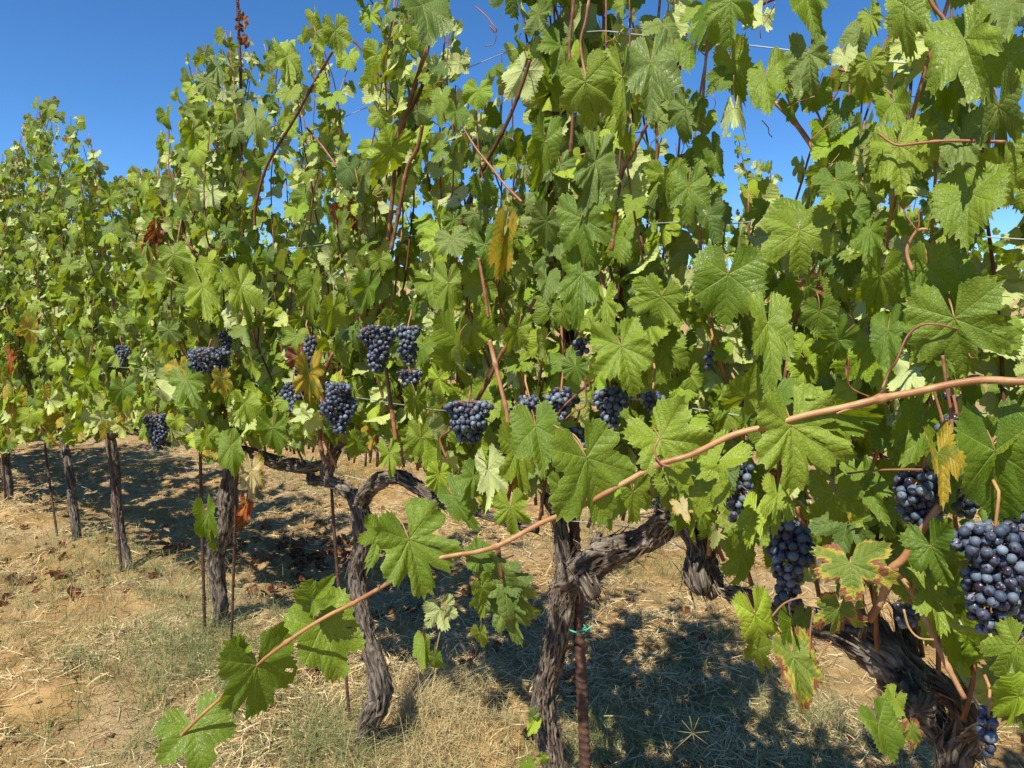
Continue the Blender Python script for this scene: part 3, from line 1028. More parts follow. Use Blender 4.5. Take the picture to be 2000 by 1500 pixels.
wood_part('spur', v, [(1682, 1245, 9, 1.46), (1688, 1215, 7.5, 1.44), (1677, 1163, 6, 1.43)], 6, sides=20, lump=.08)
wood_part('spur', v, [(1880, 1440, 15, 1.46), (1905, 1425, 13, 1.42), (1925, 1412, 12, 1.4)], 7, sides=30)
strips_obj(a, v)
# vine 1
a = Acc(); v = VINES[1]
wood_part('trunk', v, [(1092, 1730, 34), (1092, 1620, 30), (1088, 1540, 27), (1078, 1470, 25), (1064, 1400, 26), (1066, 1335, 26), (1083, 1270, 26), (1095, 1215, 26), (1100, 1160, 28), (1110, 1125, 33), (1112, 1095, 27)], 11, step=0.008, sides=80, strips=320, sacc=a)
wood_part('cordon', v, [(1100, 1140, 30), (1126, 1122, 38), (1150, 1102, 36), (1185, 1082, 36), (1220, 1070, 32), (1255, 1058, 27), (1286, 1036, 27), (1306, 1012, 27), (1338, 1022, 28), (1362, 1056, 30), (1370, 1098, 33), (1384, 1136, 33), (1404, 1162, 20)], 12, step=0.009, sides=72, strips=210, sacc=a, lump=.2)
wood_part('spur', v, [(1104, 1125, 24), (1100, 1080, 19), (1096, 1040, 17), (1090, 1005, 17), (1074, 978, 14), (1064, 968, 9)], 13, strips=70, sacc=a)
wood_part('knob', v, [(1138, 1120, 24, 1.49), (1150, 1142, 26, 1.47), (1158, 1160, 20, 1.46), (1162, 1170, 11, 1.46)], 17, strips=30, sacc=a, lump=.25)
wood_part('knob', v, [(1366, 1090, 26, 1.49), (1360, 1120, 27, 1.46), (1366, 1146, 24, 1.44), (1372, 1160, 12, 1.44)], 18, strips=30, sacc=a, lump=.25)
wood_part('spur', v, [(1150, 1095, 16), (1164, 1065, 12), (1170, 1042, 9)], 14, sides=30, strips=10, sacc=a)
wood_part('spur', v, [(1300, 1030, 16), (1292, 1005, 12), (1286, 985, 9)], 15, sides=30, strips=10, sacc=a)
strips_obj(a, v)
# vine 2
a = Acc(); v = VINES[2]
wood_part('trunk', v, [(700, 1560, 34), (708, 1490, 27), (716, 1425, 24), (738, 1375, 27), (742, 1335, 26), (730, 1285, 20), (716, 1240, 17), (706, 1180, 18), (698, 1120, 19), (708, 1060, 20), (706, 1010, 22), (698, 975, 20)], 21, step=0.010, sides=64, strips=230, sacc=a)
wood_part('cordon', v, [(705, 1000, 19), (688, 965, 17), (660, 948, 14), (632, 940, 12), (610, 937, 12), (606, 925, 8)], 22, step=0.01, strips=60, sacc=a)
wood_part('cordon', v, [(700, 990, 18), (722, 955, 17), (748, 936, 18), (780, 932, 17), (812, 950, 15), (845, 972, 15), (880, 985, 14), (930, 998, 12), (990, 1018, 11), (1050, 1034, 9)], 23, step=0.01, strips=80, sacc=a)
wood_part('spur', v, [(640, 935, 9), (650, 905, 8), (662, 880, 7)], 24, sides=30)
wood_part('spur', v, [(632, 940, 10), (637, 905, 10), (650, 882, 9), (672, 862, 8)], 25, sides=30)
strips_obj(a, v)
# vine 3
a = Acc(); v = VINES[3]
wood_part('trunk', v, [(418, 1300, 26.9), (424, 1240, 22.7), (431, 1195, 16.0), (424, 1130, 16.8), (424, 1070, 20.2), (442, 1030, 17.6), (446, 970, 21.0), (450, 925, 15.1), (452, 870, 13.4), (455, 830, 11.8)], 31, step=0.012, strips=140, sacc=a)
wood_part('cordon', v, [(450, 880, 13), (490, 884, 12), (530, 900, 15), (570, 908, 16), (605, 912, 14), (640, 905, 9)], 32, strips=60, sacc=a)
wood_part('cordon', v, [(452, 890, 11), (425, 868, 9), (395, 858, 8), (365, 848, 7), (334, 830, 6)], 33, strips=20, sacc=a)
strips_obj(a, v)
a = Acc(); v = VINES[4]
wood_part('trunk', v, [(258, 1160, 17.6), (250, 1110, 12.3), (238, 1060, 10.6), (230, 1000, 10.6), (226, 950, 10.6), (222, 900, 10.6), (216, 860, 10.6), (212, 820, 7.9)], 41, strips=70, sacc=a)
wood_part('cordon', v, [(216, 850, 9), (250, 842, 8), (290, 850, 7), (330, 868, 6)], 42, sides=30)
wood_part('cordon', v, [(214, 845, 9), (190, 843, 7), (160, 846, 6), (138, 850, 5)], 43, sides=30)
strips_obj(a, v)
a = Acc(); v = VINES[5]
wood_part('trunk', v, [(160, 1120, 13.2), (152, 1080, 9.7), (147, 1020, 8.8), (140, 960, 8.8), (134, 910, 8.8), (124, 865, 7.9), (118, 835, 6.2)], 51, strips=40, sacc=a)
wood_part('cordon', v, [(124, 860, 7), (150, 852, 6), (180, 848, 5)], 52, sides=30)
wood_part('cordon', v, [(120, 855, 7), (95, 856, 5.5), (62, 858, 5)], 53, sides=30)
strips_obj(a, v)
a = Acc(); v = VINES[6]
wood_part('trunk', v, [(26, 1050, 11.4), (22, 1010, 8.8), (18, 960, 7.9), (12, 910, 8.8), (8, 860, 7.0)], 61, strips=30, sacc=a)
wood_part('cordon', v, [(10, 872, 7), (35, 862, 6), (66, 858, 5)], 62, sides=30)
strips_obj(a, v)

def generic_vine_wood(v, t, D, seed, sides=24, step=0.03):
    b = PLOC[v.name]
    rs = random.Random(seed)
    z0 = b.z
    off = [Vector((rs.uniform(-.03, .03), rs.uniform(-.03, .03), 0)) for _ in range(5)]
    pts = [b + Vector((0, 0, -0.05)), b + off[0] + Vector((0, 0, .2)), b + off[1] + Vector((0, 0, .45)), b + off[2] + Vector((0, 0, .65)), b + off[3] + Vector((0, 0, .8))]
    world_wood('trunk', v, pts, [.045, .036, .032, .034, .026], seed, sides=sides, step=step)
    for sg in (1, -1):
        q = [pts[-1] + Vector((0, 0, -.06)), pts[-1] + ALO * sg * .16 + Vector((0, 0, rs.uniform(-.02, .05))), pts[-1] + ALO * sg * .4 + Vector((0, 0, rs.uniform(-.03, .03)))]
        world_wood('cordon', v, q, [.024, .019, .012], seed + 5 + sg, sides=sides, step=step)
for i in (7, 8):
    generic_vine_wood(VINES[i], VT[i], D1, 700 + i)

# ------------------------------------------------------------------ leaf bookkeeping
PLACED = {i: [] for i in range(len(VT))}          # (score, variant, kind, matrix)

def put_leaf(vi, var, kind, M, score):
    PLACED[vi].append((score, var, kind, M))

# heroes: junction px, tip px, width px, D, kind, style
H = [
 (1042,1412, 1030,1440, 26,1.42,'lime','young'), (1040,1400, 1044,1382, 22,1.42,'dull','young'), (1030,1492,1040,1520,30,1.4,'green','young'), (1060,1480,1075,1500,22,1.4,'yellowish','young'),
 (1668,925,1650,975,70,1.14,'green','normal'), (1570,1200,1560,1240,40,1.16,'dull','young'),
 (1236,962, 1240,1036, 96,-1.12,'green','normal'), (1190,985,1182,1036,60,-1.1,'yellowish','young'), (1352,905, 1345,988, 120,-1.08,'green','flat'), (1100,952, 1112,1012, 70,1.13,'green','normal'),
 (1408,925, 1380,985, 80,1.12,'dull','normal'), (1330,1010,1322,1046,46,1.16,'green','young'), (1632,352,1650,405,90,1.10,'green','normal'), (1610,340,1580,395,70,1.12,'dull','normal'), (1540,205,1560,240,50,1.2,'green','young'),
 (1598,175,1588,230,66,1.17,'green','normal'), (1680,60,1660,110,70,1.25,'dull','folded'), (1390,20,1380,80,60,1.2,'green','folded'), (1490,30,1480,80,50,1.2,'under','young'), (1745,200,1760,262,70,1.16,'green','normal'),
 (1640,215,1625,275,66,1.18,'green','normal'), (1880,265,1900,340,90,1.12,'dull','normal'), (1740,330,1730,400,80,1.14,'green','normal'), (1960,110,1975,180,90,1.14,'green','normal'), (1700,30,1712,70,50,1.2,'green','young'),
 (925,930,915,985,66,1.13,'green','normal'), (760,885,768,935,54,1.16,'green','normal'), (700,862,690,905,48,1.2,'yellowish','young'), (590,850,575,890,46,1.22,'green','normal'), (655,60,665,120,60,1.2,'green','normal'),
 (240,760,235,812,60,1.16,'green','normal'), (170,730,160,790,50,1.18,'yellowish','normal'), (100,770,95,820,50,1.18,'green','normal'), (30,780,30,835,44,1.2,'yellow','normal'), (285,835,292,870,40,1.2,'yellowish','young'),
 # along the long foreground cane (depth in metres given as negative D)
 (378,1418, 398,1512, 178,-1.13,'green','flat'), (502,1299, 520,1422, 190,-1.10,'green','flat'), (458,1282, 470,1236, 62,-1.09,'green','young'),
 (628,1225, 672,1345, 150,-1.14,'green','flat'), (612,1172, 640,1135, 72,-1.12,'green','young'), (632,1190, 655,1165, 50,-1.14,'green','young'),
 (799,1054, 842,1188, 172,-1.05,'green','flat'), (740,1045, 728,1102, 84,-1.08,'green','normal'), (745,1040, 762,1012, 60,-1.09,'green','young'),
 (937,1092, 930,1042, 66,-1.06,'green','young'), (984,1134, 1040,1120, 84,-1.08,'dull','flat'), (940,1148, 952,1196, 74,-1.04,'green','normal'),
 (986,1142, 1068,1240, 60,-1.07,'dull','folded'), (988,1185, 1015,1272, 88,-1.08,'dull','flat'), (950,1160, 940,1215, 50,-1.09,'green','young'),
 (860,1190, 866,1236, 82,-1.07,'under','flat'), (828,1252, 832,1304, 34,-1.07,'green','folded'), (850,1284, 862,1318, 40,-1.07,'green','young'), (938,1236, 946,1270, 36,-1.09,'green','young'),
 (1146,894, 1204,1040, 205,-1.00,'green','flat'), (1046,832, 1064,928, 118,-1.12,'green','flat'),
 (1290,857, 1352,962, 170,-1.02,'green','flat'), (1400,905, 1330,1010, 120,-1.06,'green','normal'),
 (1545,832, 1560,985, 196,-0.96,'green','flat'), (1634,806, 1756,832, 60,-0.98,'green','folded'), (1592,840,1690,900,130,-1.0,'green','normal'),
 (1776,722, 1762,802, 66,-0.98,'under','flat'), (1864,622, 1890,756, 196,-0.93,'green','flat'), (1815,640,1850,720,100,-0.97,'green','normal'),
 (1800,826, 1762,934, 92,1.14,'green','normal'), (1944,881, 1972,1056, 190,-0.92,'green','flat'), (1930,880,1862,975,120,-0.94,'green','folded'), (1832,886, 1860,962, 36,-0.93,'yellow','folded'), (1836,700,1790,800,90,1.12,'green','normal'),
 (1422,536, 1414,652, 168,1.12,'green','flat'), (1499,631, 1516,764, 112,1.10,'green','flat'), (1600,608, 1596,662, 84,1.12,'green','normal'), (1735,645, 1734,738, 70,1.14,'green','normal'),
 (1638,664, 1590,730, 80,1.14,'green','normal'), (1455,776, 1478,722, 78,1.12,'green','young'), (1562,450, 1570,540, 158,1.12,'green','flat'), (1893,377, 1884,490, 150,1.10,'green','flat'),
 (1755,284, 1760,380, 116,1.12,'green','normal'), (1884,76, 1905,190, 158,1.10,'green','flat'), (1580,104, 1584,188, 100,1.14,'dull','flat'), (1765,8, 1768,120, 92,1.12,'green','normal'),
 (1980,4, 1962,76, 110,1.12,'dull','flat'), (1428,2, 1412,98, 128,1.14,'green','flat'), (1575,-10, 1600,78, 58,1.14,'green','folded'), (1650,108, 1652,140, 52,1.16,'under','young'),
 (1698,118, 1704,160, 62,1.14,'green','young'), (1690,150, 1690,214, 72,1.16,'green','normal'), (1345,364, 1342,446, 94,1.14,'yellowish','flat'), (1435,210, 1438,274, 46,1.16,'under','folded'),
 (1497,150, 1502,236, 62,1.16,'green','normal'), (1410,150,1385,175,60,1.18,'green','normal'), (1430,120,1452,210,80,1.2,'green','normal'),
 (825,10, 842,92, 122,1.14,'dull','flat'), (1143,160, 1158,260, 128,1.12,'green','flat'), (1271,122, 1276,226, 94,1.12,'dull','flat'), (1216,150, 1222,275, 64,1.16,'green','folded'),
 (1163,315, 1150,422, 94,1.12,'dull','flat'), (1136,426, 1150,526, 118,1.11,'green','flat'), (1068,433, 1052,500, 82,1.12,'dull','flat'), (765,288, 728,366, 74,1.14,'yellowish','normal'),
 (860,193, 852,246, 56,1.14,'green','flat'), (891,217, 892,252, 50,1.14,'green','young'), (1021,137, 985,200, 92,1.3,'under','flat'), (1063,277, 1050,372, 58,1.14,'green','normal'),
 (985,463, 968,568, 50,1.13,'yellow','folded'), (876,553, 876,634, 58,1.13,'green','normal'), (896,668, 892,780, 70,1.12,'green','folded'), (1135,536, 1124,650, 92,1.12,'green','flat'),
 (1213,676, 1242,778, 134,1.10,'green','flat'), (1291,580, 1280,650, 140,1.12,'green','flat'), (1182,588, 1184,656, 56,1.14,'green','flat'), (1100,606,1104,652,50,1.14,'green','young'), (1124,716, 1130,756, 62,1.12,'green','young'),
 (1068,545, 1064,586, 50,1.14,'dull','young'), (953,917, 960,1006, 80,1.12,'under','flat'), (1010,878, 1030,982, 92,1.13,'green','normal'), (997,990, 1002,1056, 86,1.10,'green','flat'),
 (885,968, 930,1042, 74,1.12,'green','normal'), (858,926, 856,974, 60,1.13,'yellowish','young'), (812,776, 815,828, 54,1.14,'green','young'), (822,856, 832,912, 58,1.14,'green','young'),
 (364,741, 388,802, 86,1.16,'green','flat'), (434,738, 440,782, 44,1.14,'yellow','flat'), (478,786, 488,834, 62,1.16,'green','young'), (450,872, 456,934, 38,1.16,'green','normal'),
 (533,836, 545,900, 62,1.16,'green','normal'), (604,728, 600,808, 48,1.18,'yellow','flat'), (600,806,612,866,60,1.2,'yellowish','normal'), (303,450, 292,494, 34,1.14,'dry','dry'), (288,478,296,512,24,1.14,'burnt','dry'),
 (492,918, 494,984, 48,1.35,'cream','flat'), (480,982, 484,1022, 24,1.4,'orange','dry'), (470,1010,466,1050,20,1.42,'dry','dry'), (405,1010,412,1082,12,1.3,'green','folded'),(410,1040,406,1060,12,1.3,'green','folded'),
 (1660,1100, 1668,1178, 176,1.06,'burnt','flat'), (1640,1186, 1640,1256, 112,1.08,'burnt','flat'), (1474,1200, 1502,1302, 66,1.10,'yellowish','normal'), (1480,1268, 1476,1334, 56,1.12,'green','flat'),
 (1550,1284, 1584,1408, 82,1.08,'burnt','normal'), (1545,1215, 1560,1286, 46,1.10,'green','folded'), (1818,1066, 1850,1156, 120,1.06,'yellowish','flat'), (1447,1078, 1456,1164, 92,1.12,'green','normal'),
 (1476,1000, 1456,1074, 50,1.10,'yellowish','normal'), (1518,966, 1520,1046, 72,1.08,'green','flat'), (1820,1150, 1850,1252, 88,1.12,'green','normal'), (1985,1260, 1930,1330, 96,1.0,'yellowish','flat'),
 (1990,1360, 1930,1400, 80,0.98,'yellowish','normal'), (1716,1412, 1760,1500, 92,1.08,'green','flat'), (1748,1366, 1738,1408, 44,1.14,'yellowish','young'), (1780,1424, 1788,1470, 28,1.05,'burnt','young'),
 (1630,968, 1640,1042, 124,1.08,'green','flat'), (1690,940,1720,1010,80,1.12,'green','normal'), (1330,985,1345,1010,50,1.14,'cream','flat'), (1372,1000,1388,1040,50,1.16,'yellowish','normal'),
 (1720,540,1700,640,80,1.14,'green','normal'), (1580,560,1592,606,62,1.13,'burnt','normal'), (1700,450,1690,520,80,1.14,'yellowish','flat'), (1810,520,1800,620,110,1.14,'green','flat'), (1900,560,1870,640,90,1.12,'green','normal'),
 (1950,210,1958,330,70,1.1,'dull','folded'), (1665,400,1672,470,80,1.14,'green','flat'), (1960,330,1975,420,80,1.12,'green','normal'), (1850,180,1845,260,60,1.14,'green','folded'),
 (1020,560,1010,600,30,1.14,'dull','folded'), (560,110,575,160,55,1.2,'green','flat'), (500,230,505,290,50,1.2,'dull','normal'), (405,160,420,200,50,1.2,'dull','young'), (375,255,368,300,40,1.2,'green','young'), (425,130,430,160,36,1.2,'dull','young'),
 (610,560,600,640,60,1.18,'green','flat'), (470,560,500,640,70,1.2,'green','flat'), (395,560,410,640,60,1.2,'green','normal'), (135,545,120,590,60,1.2,'dull','flat'), (60,640,50,680,50,1.2,'yellow','flat'), (20,700,15,740,30,1.2,'orange','normal'),
 (1012,640,990,700,60,1.14,'green','normal'), (720,560,700,620,56,1.16,'green','normal'), (650,600,640,660,60,1.18,'green','flat'), (760,620,740,640,40,1.16,'green','young'),
]
BN = [
 # cx, cy, w, h (px), D, label
 (738,682,56,92,1.17,'tapering blue black grape bunch, left one of the pair hanging left of centre'),
 (797,676,44,78,1.17,'small upright grape bunch, right one of the pair hanging left of centre'),
 (662,797,62,100,1.18,'large full grape bunch beside the brown cane above the curling cordon arms'),
 (573,776,40,62,1.22,'narrow grape bunch left of the yellow leaf'),
 (606,690,26,70,1.2,'thin string of grapes hanging behind a leaf, above the yellow leaf'),
 (408,704,82,52,1.22,'wide short grape bunch above a large leaf in the left half'),
 (441,668,26,56,1.32,'dark shaded grape bunch behind the wide short bunch on the left'),
 (308,845,42,72,1.22,'grape bunch hanging free over bare ground on the left'),
 (915,824,84,84,1.14,'broad open grape bunch with pinkish stems beside the dry curled leaf'),
 (1034,790,50,36,1.16,'few grapes showing left of a leaf, beside the oval grey bunch'),
 (1096,788,56,66,1.15,'oval grey blue grape bunch crossed by a slanting cane'),
 (1192,799,58,90,1.13,'pale bloomed grape bunch above the biggest central leaf'),
 (1274,784,46,40,1.2,'dark shaded grape bunch right of the pale bloomed one'),
 (1136,680,34,42,1.17,'handful of grapes peeping out high above the central bunches'),
 (1124,866,44,66,1.2,'shaded grape bunch behind the thin horizontal twig at the centre'),
 (1440,962,62,125,1.15,'long grey grape bunch right of the foreground cane'),
 (1542,1104,84,172,1.13,'long hanging grape bunch left of the scorched leaf'),
 (1798,972,104,120,1.14,'dark dense grape bunch partly shaded, above the slanting pale cane'),
 (1868,842,70,72,1.12,'pale grape bunch crossed by two thin upright canes on the right'),
 (1938,1130,128,220,1.08,'biggest grape bunch with sunlit pale blue berries at the right edge'),
 (1772,1205,48,56,1.2,'small dark grape bunch behind the pale slanting cane'),
 (1928,1436,44,108,1.1,'loose grape bunch beside the trunk in the lower right corner'),
 (240,692,28,36,1.24,'dark small grape bunch among reddish leaves on the left'),
 (1384,706,26,46,1.2,'two or three grapes glimpsed between leaves right of centre'),
 (1446,776,46,36,1.18,'small grape bunch above the bend of the foreground cane'),
 (592,735,34,44,1.3,'dark grape bunch in the shade behind the narrow bunch'),
 (800,742,44,42,1.24,'small grape bunch below the pair hanging left of centre'),
 (1990,1040,60,90,1.2,'shaded grape bunch just above the biggest one, cut by the right edge'),
 (1890,985,58,64,1.22,'small dark grape bunch between the dense dark one and the biggest one'),
 (1846,780,40,44,1.2,'few grapes behind two thin upright canes above the pale bunch on the right'),
 (1995,1190,60,120,1.16,'shaded grape bunch cut off by the right edge of the picture'),
]
BIG = [((h[0] + h[2]) / 2, (h[1] + h[3]) / 2, h[4]) for h in H if h[4] >= 90]
LDIR = -LIGHT
for k, (jx, jy, tx, ty, W, D, kind, sty) in enumerate(H):
    rs = random.Random(900 + k)
    if D < 0:
        j = at(jx, jy, -D); tp = at(tx, ty, -D - rs.uniform(-0.015, 0.05))
    else:
        j = rowpt(jx, jy, D); tp = rowpt(tx, ty, D)
        tp += (CAMP - tp).normalized() * rs.uniform(-0.03, 0.055)
    dv = tp - j
    s = dv.length * (0.97 if sty != 'young' else 0.95)
    s *= 0.96
    wx = W * depth_of(j) / FPX / (1.72 * s)
    wx = max(0.5, min(1.35, wx))
    s *= 1.0
    tocam = (CAMP - j).normalized()
    nrm = (tocam * 1.0 + Vector((0, 0, 1)) * rs.uniform(-0.1, 0.75) + Vector((rs.uniform(-.62, .55), 0, rs.uniform(-.2, .2)))).normalized()
    if kind == 'under':
        nrm = -nrm; kind = 'green'
        nrm = (nrm + Vector((0, 0, -0.2))).normalized()
    if kind == 'yellowish':
        kind = 'green' if rs.random() < 0.35 else 'lime'
    var = rs.choice(IDX[sty])
    put_leaf(vine_at(j), var, kind, leaf_matrix(j, dv, nrm, s, wx), 1e6)
MAT['lime'] = leaf_material('vine_leaf_bright', (0.20, 0.32, 0.018), (0.42, 0.52, 0.050), (0.54, 0.62, 0.20), (0.42, 0.50, 0.010), trans_w=0.30)

# ------------------------------------------------------------------ shoots and their leaves
def pick_kind(rs, t, z):
    r = rs.random()
    old = 0.10 if t > 2.6 else 0.04
    low = 1.0 if z < 1.25 else 0.35
    if r < old * 0.55 * low: return 'yellow'
    if r < old * 0.75 * low: return 'orange' if rs.random() < .4 else 'burnt'
    if r < old * 0.85 * low: return 'dry'
    if r < 0.30: return 'lime'
    if r < 0.46: return 'dull'
    return 'green'

CORD = []
for _x, _y in [(0, 856), (120, 850), (220, 842), (335, 850), (450, 885), (560, 896), (640, 915), (700, 935), (780, 925), (900, 965), (1000, 1010), (1110, 1050), (1300, 1030), (1450, 1130), (1560, 1195), (1700, 1250), (1850, 1370), (1990, 1440)]:
    _p = rowpt(_x, _y); CORD.append((_p.dot(ALO), _p.z))
CORD.sort()
def cordon_z(t):
    if t < CORD[0][0]: return CORD[0][1]
    return interp(CORD, t)

def grow_shoots(vi, t0, t1, count, D0, ztop, add, canes, seed, check=True, size=1.0, thick=0.30, zc=None):
    rs = random.Random(seed)
    for c in range(count):
        t = t0 + (t1 - t0) * (c + rs.random()) / count
        Dn = D0 + rs.uniform(-.06, .06)
        g0 = float(base_height(t))
        z = (cordon_z(t) + .02 if D0 == D1 else g0 + 0.82) + rs.uniform(-.01, .05)
        top = g0 * 0.5 + (ztop(t) if callable(ztop) else ztop) * rs.uniform(0.84, 1.0)
        lt = rs.gauss(0, .16); lD = rs.gauss(0, thick * .55)
        if rs.random() < .16: lD = -rs.uniform(.5, .9) * thick * 2; top *= .78
        pts = [RT(t, Dn, z)]
        p = pts[0].copy()
        dirn = Vector((0, 0, 1)) + ALO * lt + ACR * lD
        step = 0.075
        nodes = []
        k = 0
        while p.z < top and k < 38:
            dirn = (dirn + rand3(rs) * 0.13 + Vector((0, 0, 0.05))).normalized()
            off = (p.dot(ACR) - D0)
            dirn = (dirn - ACR * off * 0.22).normalized()
            p = p + dirn * step
            if check and k > 4:
                x, y, zz = proj(p)
                if zz > .3 and y < interp(SKYLINE, x) - 8: break
                if any(ga * gb > 900 and ((x - gx) / (ga + 8)) ** 2 + ((y - gy) / (gb + 8)) ** 2 < 1 for gx, gy, ga, gb in GAPS): break
            pts.append(p.copy()); nodes.append((p.copy(), dirn.copy(), k))
            k += 1
        if len(pts) < 4: continue
        canes.append((pts, 0.0048, 0.0016))
        sgn = rs.choice([1, -1])
        for (np_, dn, k) in nodes:
            if k < 1: continue
            sgn = -sgn
            fr = k / max(1, len(nodes))
            nl = rs.choice([1, 2, 2, 3])
            for q in range(nl):
                s = rs.uniform(0.042, 0.080) * (1.05 - 0.38 * fr ** 4) * size
                if q: s *= rs.uniform(.45, .8)
                side = (np_.dot(ACR) - D0)
                out = ACR * (-1 if (side < 0.02 and rs.random() < .78) or rs.random() < .25 else 1)
                lateral = ALO * sgn * rs.uniform(.1, 1.0)
                nrm = (out * rs.uniform(.0, 1.1) + lateral * .6 + Vector((0, 0, rs.uniform(-.1, .95))) + LDIR * .55 + rand3(rs) * .75).normalized()
                if rs.random() < .27: nrm = -nrm
                tip = (Vector((0, 0, -1)) * rs.uniform(.5, 1.2) + out * rs.uniform(0, .55) + lateral * .4 + rand3(rs) * .35).normalized()
                r = rs.random()
                sty = 'folded' if r < .36 else ('flat' if r < .48 else ('young' if (q and r < .75) or fr > .85 else 'normal'))
                kind = pick_kind(rs, t, np_.z)
                if kind == 'dry': sty = 'dry'
                var = rs.choice(IDX[sty])
                M = leaf_matrix(Vector((0, 0, 0)), tip, nrm, s)
                junction = np_ - (M @ LD[var]['base'].to_3d() if False else (M.to_3x3() @ LD[var]['base']))
                if q: junction += rand3(rs) * .05
                cen = junction + tip * s * .45
                if D0 == D1:
                    dd = cen.dot(ACR)
                    lim = 1.03 if free_front(cen, s) else 1.20
                    if dd < lim:
                        junction += ACR * (lim - dd + rs.uniform(0, .08)); cen = junction + tip * s * .45
                if check and (open_air(cen, s) or open_air(junction, s * .3)): continue
                M = Matrix.Translation(junction) @ M
                add(vi, var, kind, M, cen)

def free_front(p, s):
    x, y, z = proj(p)
    r = s * FPX / max(z, .3) * .5
    for q in BN:
        if abs(x - q[0]) < q[2] * .42 + r * .8 and abs(y - q[1]) < q[3] * .42 + r * .8: return False
    for q in BIG:
        if (x - q[0]) ** 2 + (y - q[1]) ** 2 < (q[2] * .55 + r * .4) ** 2: return False
    return True

def rand3(rs):
    return Vector((rs.gauss(0, 1), rs.gauss(0, 1), rs.gauss(0, 1))) * 0.6

def add_front(vi, var, kind, M, cen):
    x, y, z = proj(cen)
    dd = cen.dot(ACR)
    inframe = -60 < x < 2060 and -60 < y < 1560
    put_leaf(vine_at(cen), var, kind, M, (500 if inframe else 0) - dd * 100 + M.col[1].length * 300)

TOPS = [(-2, 2.6), (0.2, 2.7), (1.0, 3.05), (2.6, 3.1), (3.1, 2.95), (3.45, 2.55), (3.8, 2.35), (4.3, 2.5), (4.8, 2.95), (5.6, 3.0), (6.5, 2.95), (9, 2.6)]
def ztop(t): return interp(TOPS, t)

edges = [-0.45] + [(VT[i] + VT[i + 1]) / 2 for i in range(len(VT) - 1)] + [8.6]
def skirt(i, t0, t1, count, seed):
    rs = random.Random(seed)
    n = 0
    for _ in range(count * 3):
        if n >= count: break
        t = rs.uniform(t0, t1)
        D = rs.choice([rs.uniform(1.12, 1.36), rs.uniform(1.2, 1.8)])
        s_ = rs.uniform(.045, .085)
        p = RT(t, D, cordon_z(t) + rs.uniform(-.16, .30))
        out = ACR * (-1 if rs.random() < .7 else 1)
        nrm = (out * rs.uniform(0, 1) + ALO * rs.uniform(-.6, .6) + Vector((0, 0, rs.uniform(0, .8))) + LDIR * .5 + rand3(rs) * .7).normalized()
        if rs.random() < .2: nrm = -nrm
        tip = (Vector((0, 0, -1)) + rand3(rs) * .6 + out * rs.uniform(0, .4)).normalized()
        cen = p + tip * s_ * .5
        if open_air(cen, s_ * .8) or not (free_front(cen, s_) or D > 1.5): continue
        sty = rs.choice(['normal', 'normal', 'folded', 'flat', 'young'])
        kind = rs.choice(['green'] * 4 + ['lime'] * 3 + ['dull', 'yellow' if t > 2.4 else 'lime'])
        add_front(i, rs.choice(IDX[sty]), kind, leaf_matrix(p, tip, nrm, s_), cen)
        n += 1

for i in range(len(VT)):
    canes = []
    skirt(i, edges[i], edges[i + 1], int((edges[i + 1] - edges[i]) * 75), 4400 + i)
    wdt = edges[i + 1] - edges[i]
    grow_shoots(i, edges[i], edges[i + 1], int(round(wdt * (29 if i < 2 else 26))), D1, ztop, add_front, canes, 40 + i)
    for j, (pts, r0, r1) in enumerate(canes):
        rs = random.Random(j + i * 99)
        mat = MAT[rs.choice(['cane', 'cane', 'cane_dark', 'cane_light'])]
        link('cane', cane_mesh(pts, r0, r1, mat, step=0.035, sides=6, node_every=9), VINES[i])

